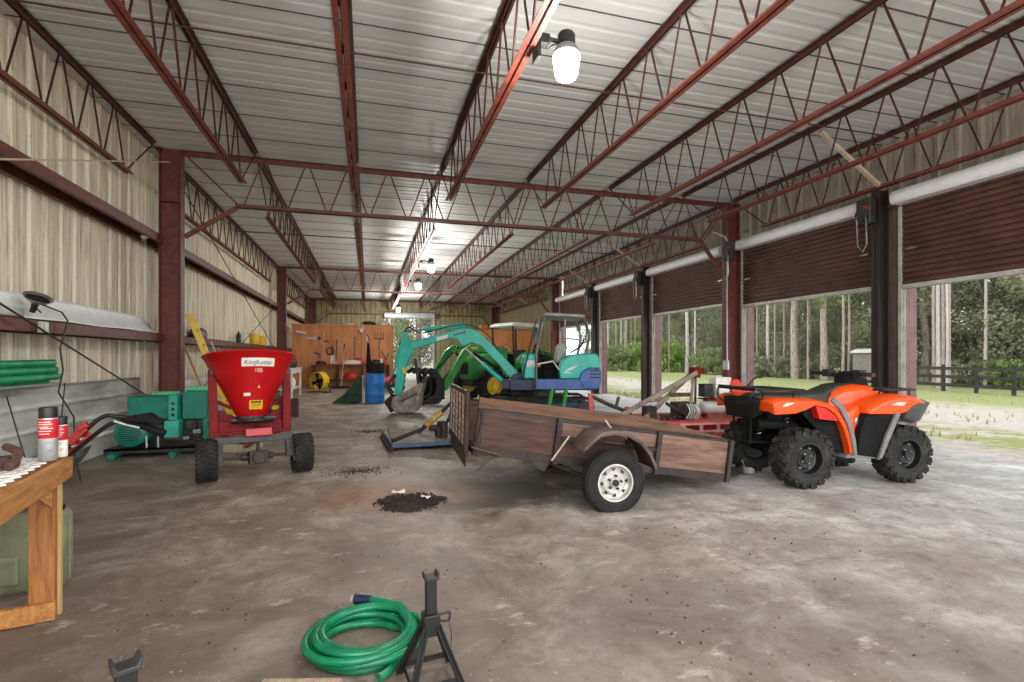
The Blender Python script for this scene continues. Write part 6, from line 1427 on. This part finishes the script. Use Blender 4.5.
# rail fence
def fence(p0, p1, n, lab):
    t = thing('rail_fence', lab, 'fence', (p0[0], p0[1], -.03), group='black rail fence')
    d = V((p1[0] - p0[0], p1[1] - p0[1], 0))
    for k in range(n + 1): q = d*(k/n); b = MB(); b.box((q.x - .05, q.y - .05, 0), (q.x + .05, q.y + .05, 1.12)); b.build('post', M['fence'], t)
    for z in (.28, .62, .96): b = MB(); b.beam((-.06, 0, z), (d.x - .06, d.y, z), .03, .13); b.build('rail', M['fence'], t)
fence((22.3, 9.0), (23.6, 18.2), 7, 'dark wooden rail fence at the right beyond the sandy drive')
fence((23.72, 18.3), (26.4, 20.6), 2, 'dark rail fence section running back towards the grey shed')
t = thing('small_shed', 'small grey shed with pale roof edge near the woods', 'shed', (27.75, 22.2, -.03), 30); t.scale = (.85, .85, .85)
b = MB(); b.box((-1.3, -1.0, .15), (1.3, 1.0, 1.95)); b.build('wall_box', M['shed'], t)
b = MB(); b.prism([(-1.45, 1.95), (1.45, 1.95), (1.45, 2.03), (.3, 2.25), (-1.45, 2.05)], -1.1, 1.1, 'y'); b.build('roof', M['canopy_white'], t)
b = MB(); b.box((-.3, -1.02, .3), (.5, -1.0, 1.7)); b.build('door', M['dark_steel'], t)
b = MB(); b.box((-1.2, -.9, 0), (-.9, .9, .15)); b.box((.9, -.9, 0), (1.2, .9, .15)); b.build('skid', M['fence'], t)
# ================================================================== LIGHT, CAMERA
for x, y, z, p, r in ((1.82, 4.52, 3.93, 90, .12), (1.9, 16.0, 3.85, 150, .12), (1.9, 20.2, 3.85, 150, .12), (1.72, 30.5, 3.75, 200, .12)):
    l = bpy.data.lights.new('lamp_light', 'POINT'); l.energy = p; l.shadow_soft_size = r; l.color = (1, .97, .92)
    o = bpy.data.objects.new('lamp_light', l); COL.objects.link(o); o.location = (x, y, z)
sun = bpy.data.lights.new('sun', 'SUN'); sun.energy = .6; sun.angle = rad(60); sun.color = (1, .97, .93)
o = bpy.data.objects.new('sun', sun); COL.objects.link(o); o.rotation_euler = (rad(32), rad(28), 0)
l = bpy.data.lights.new('front_fill_area', 'AREA'); l.shape = 'RECTANGLE'; l.size = 11.5; l.size_y = 4.6; l.energy = 330; l.color = (1, .985, .96)  # added fill lamp, unseen; stands in for sky light from an assumed open end
o = bpy.data.objects.new('front_fill_area', l); COL.objects.link(o); o.location = (2.4, -2.1, 2.9); o.rotation_euler = (rad(52), 0, 0)
w = bpy.data.worlds.new('overcast'); SC.world = w; w.use_nodes = True
bg = w.node_tree.nodes['Background']; bg.inputs[0].default_value = (.93, .96, 1.0, 1); bg.inputs[1].default_value = 1.45
cam = bpy.data.cameras.new('camera'); o = bpy.data.objects.new('camera', cam); COL.objects.link(o); SC.camera = o
cam.sensor_width = 36; cam.lens = 508/1024*36; cam.shift_y = 16/1024; cam.clip_start = .05; cam.clip_end = 400
o.location = (0, 0, 1.4); o.rotation_euler = (PI/2, 0, -math.atan2(144, 508))
vs = SC.view_settings; SC.display_settings.display_device = 'sRGB'
vs.view_transform = 'Standard'; vs.look = 'None'; vs.gamma = 1; vs.use_curve_mapping = False; vs.exposure = 0.75
try:
    SC.cycles.max_bounces = 10; SC.cycles.diffuse_bounces = 6; SC.cycles.use_denoising = True
except Exception: pass
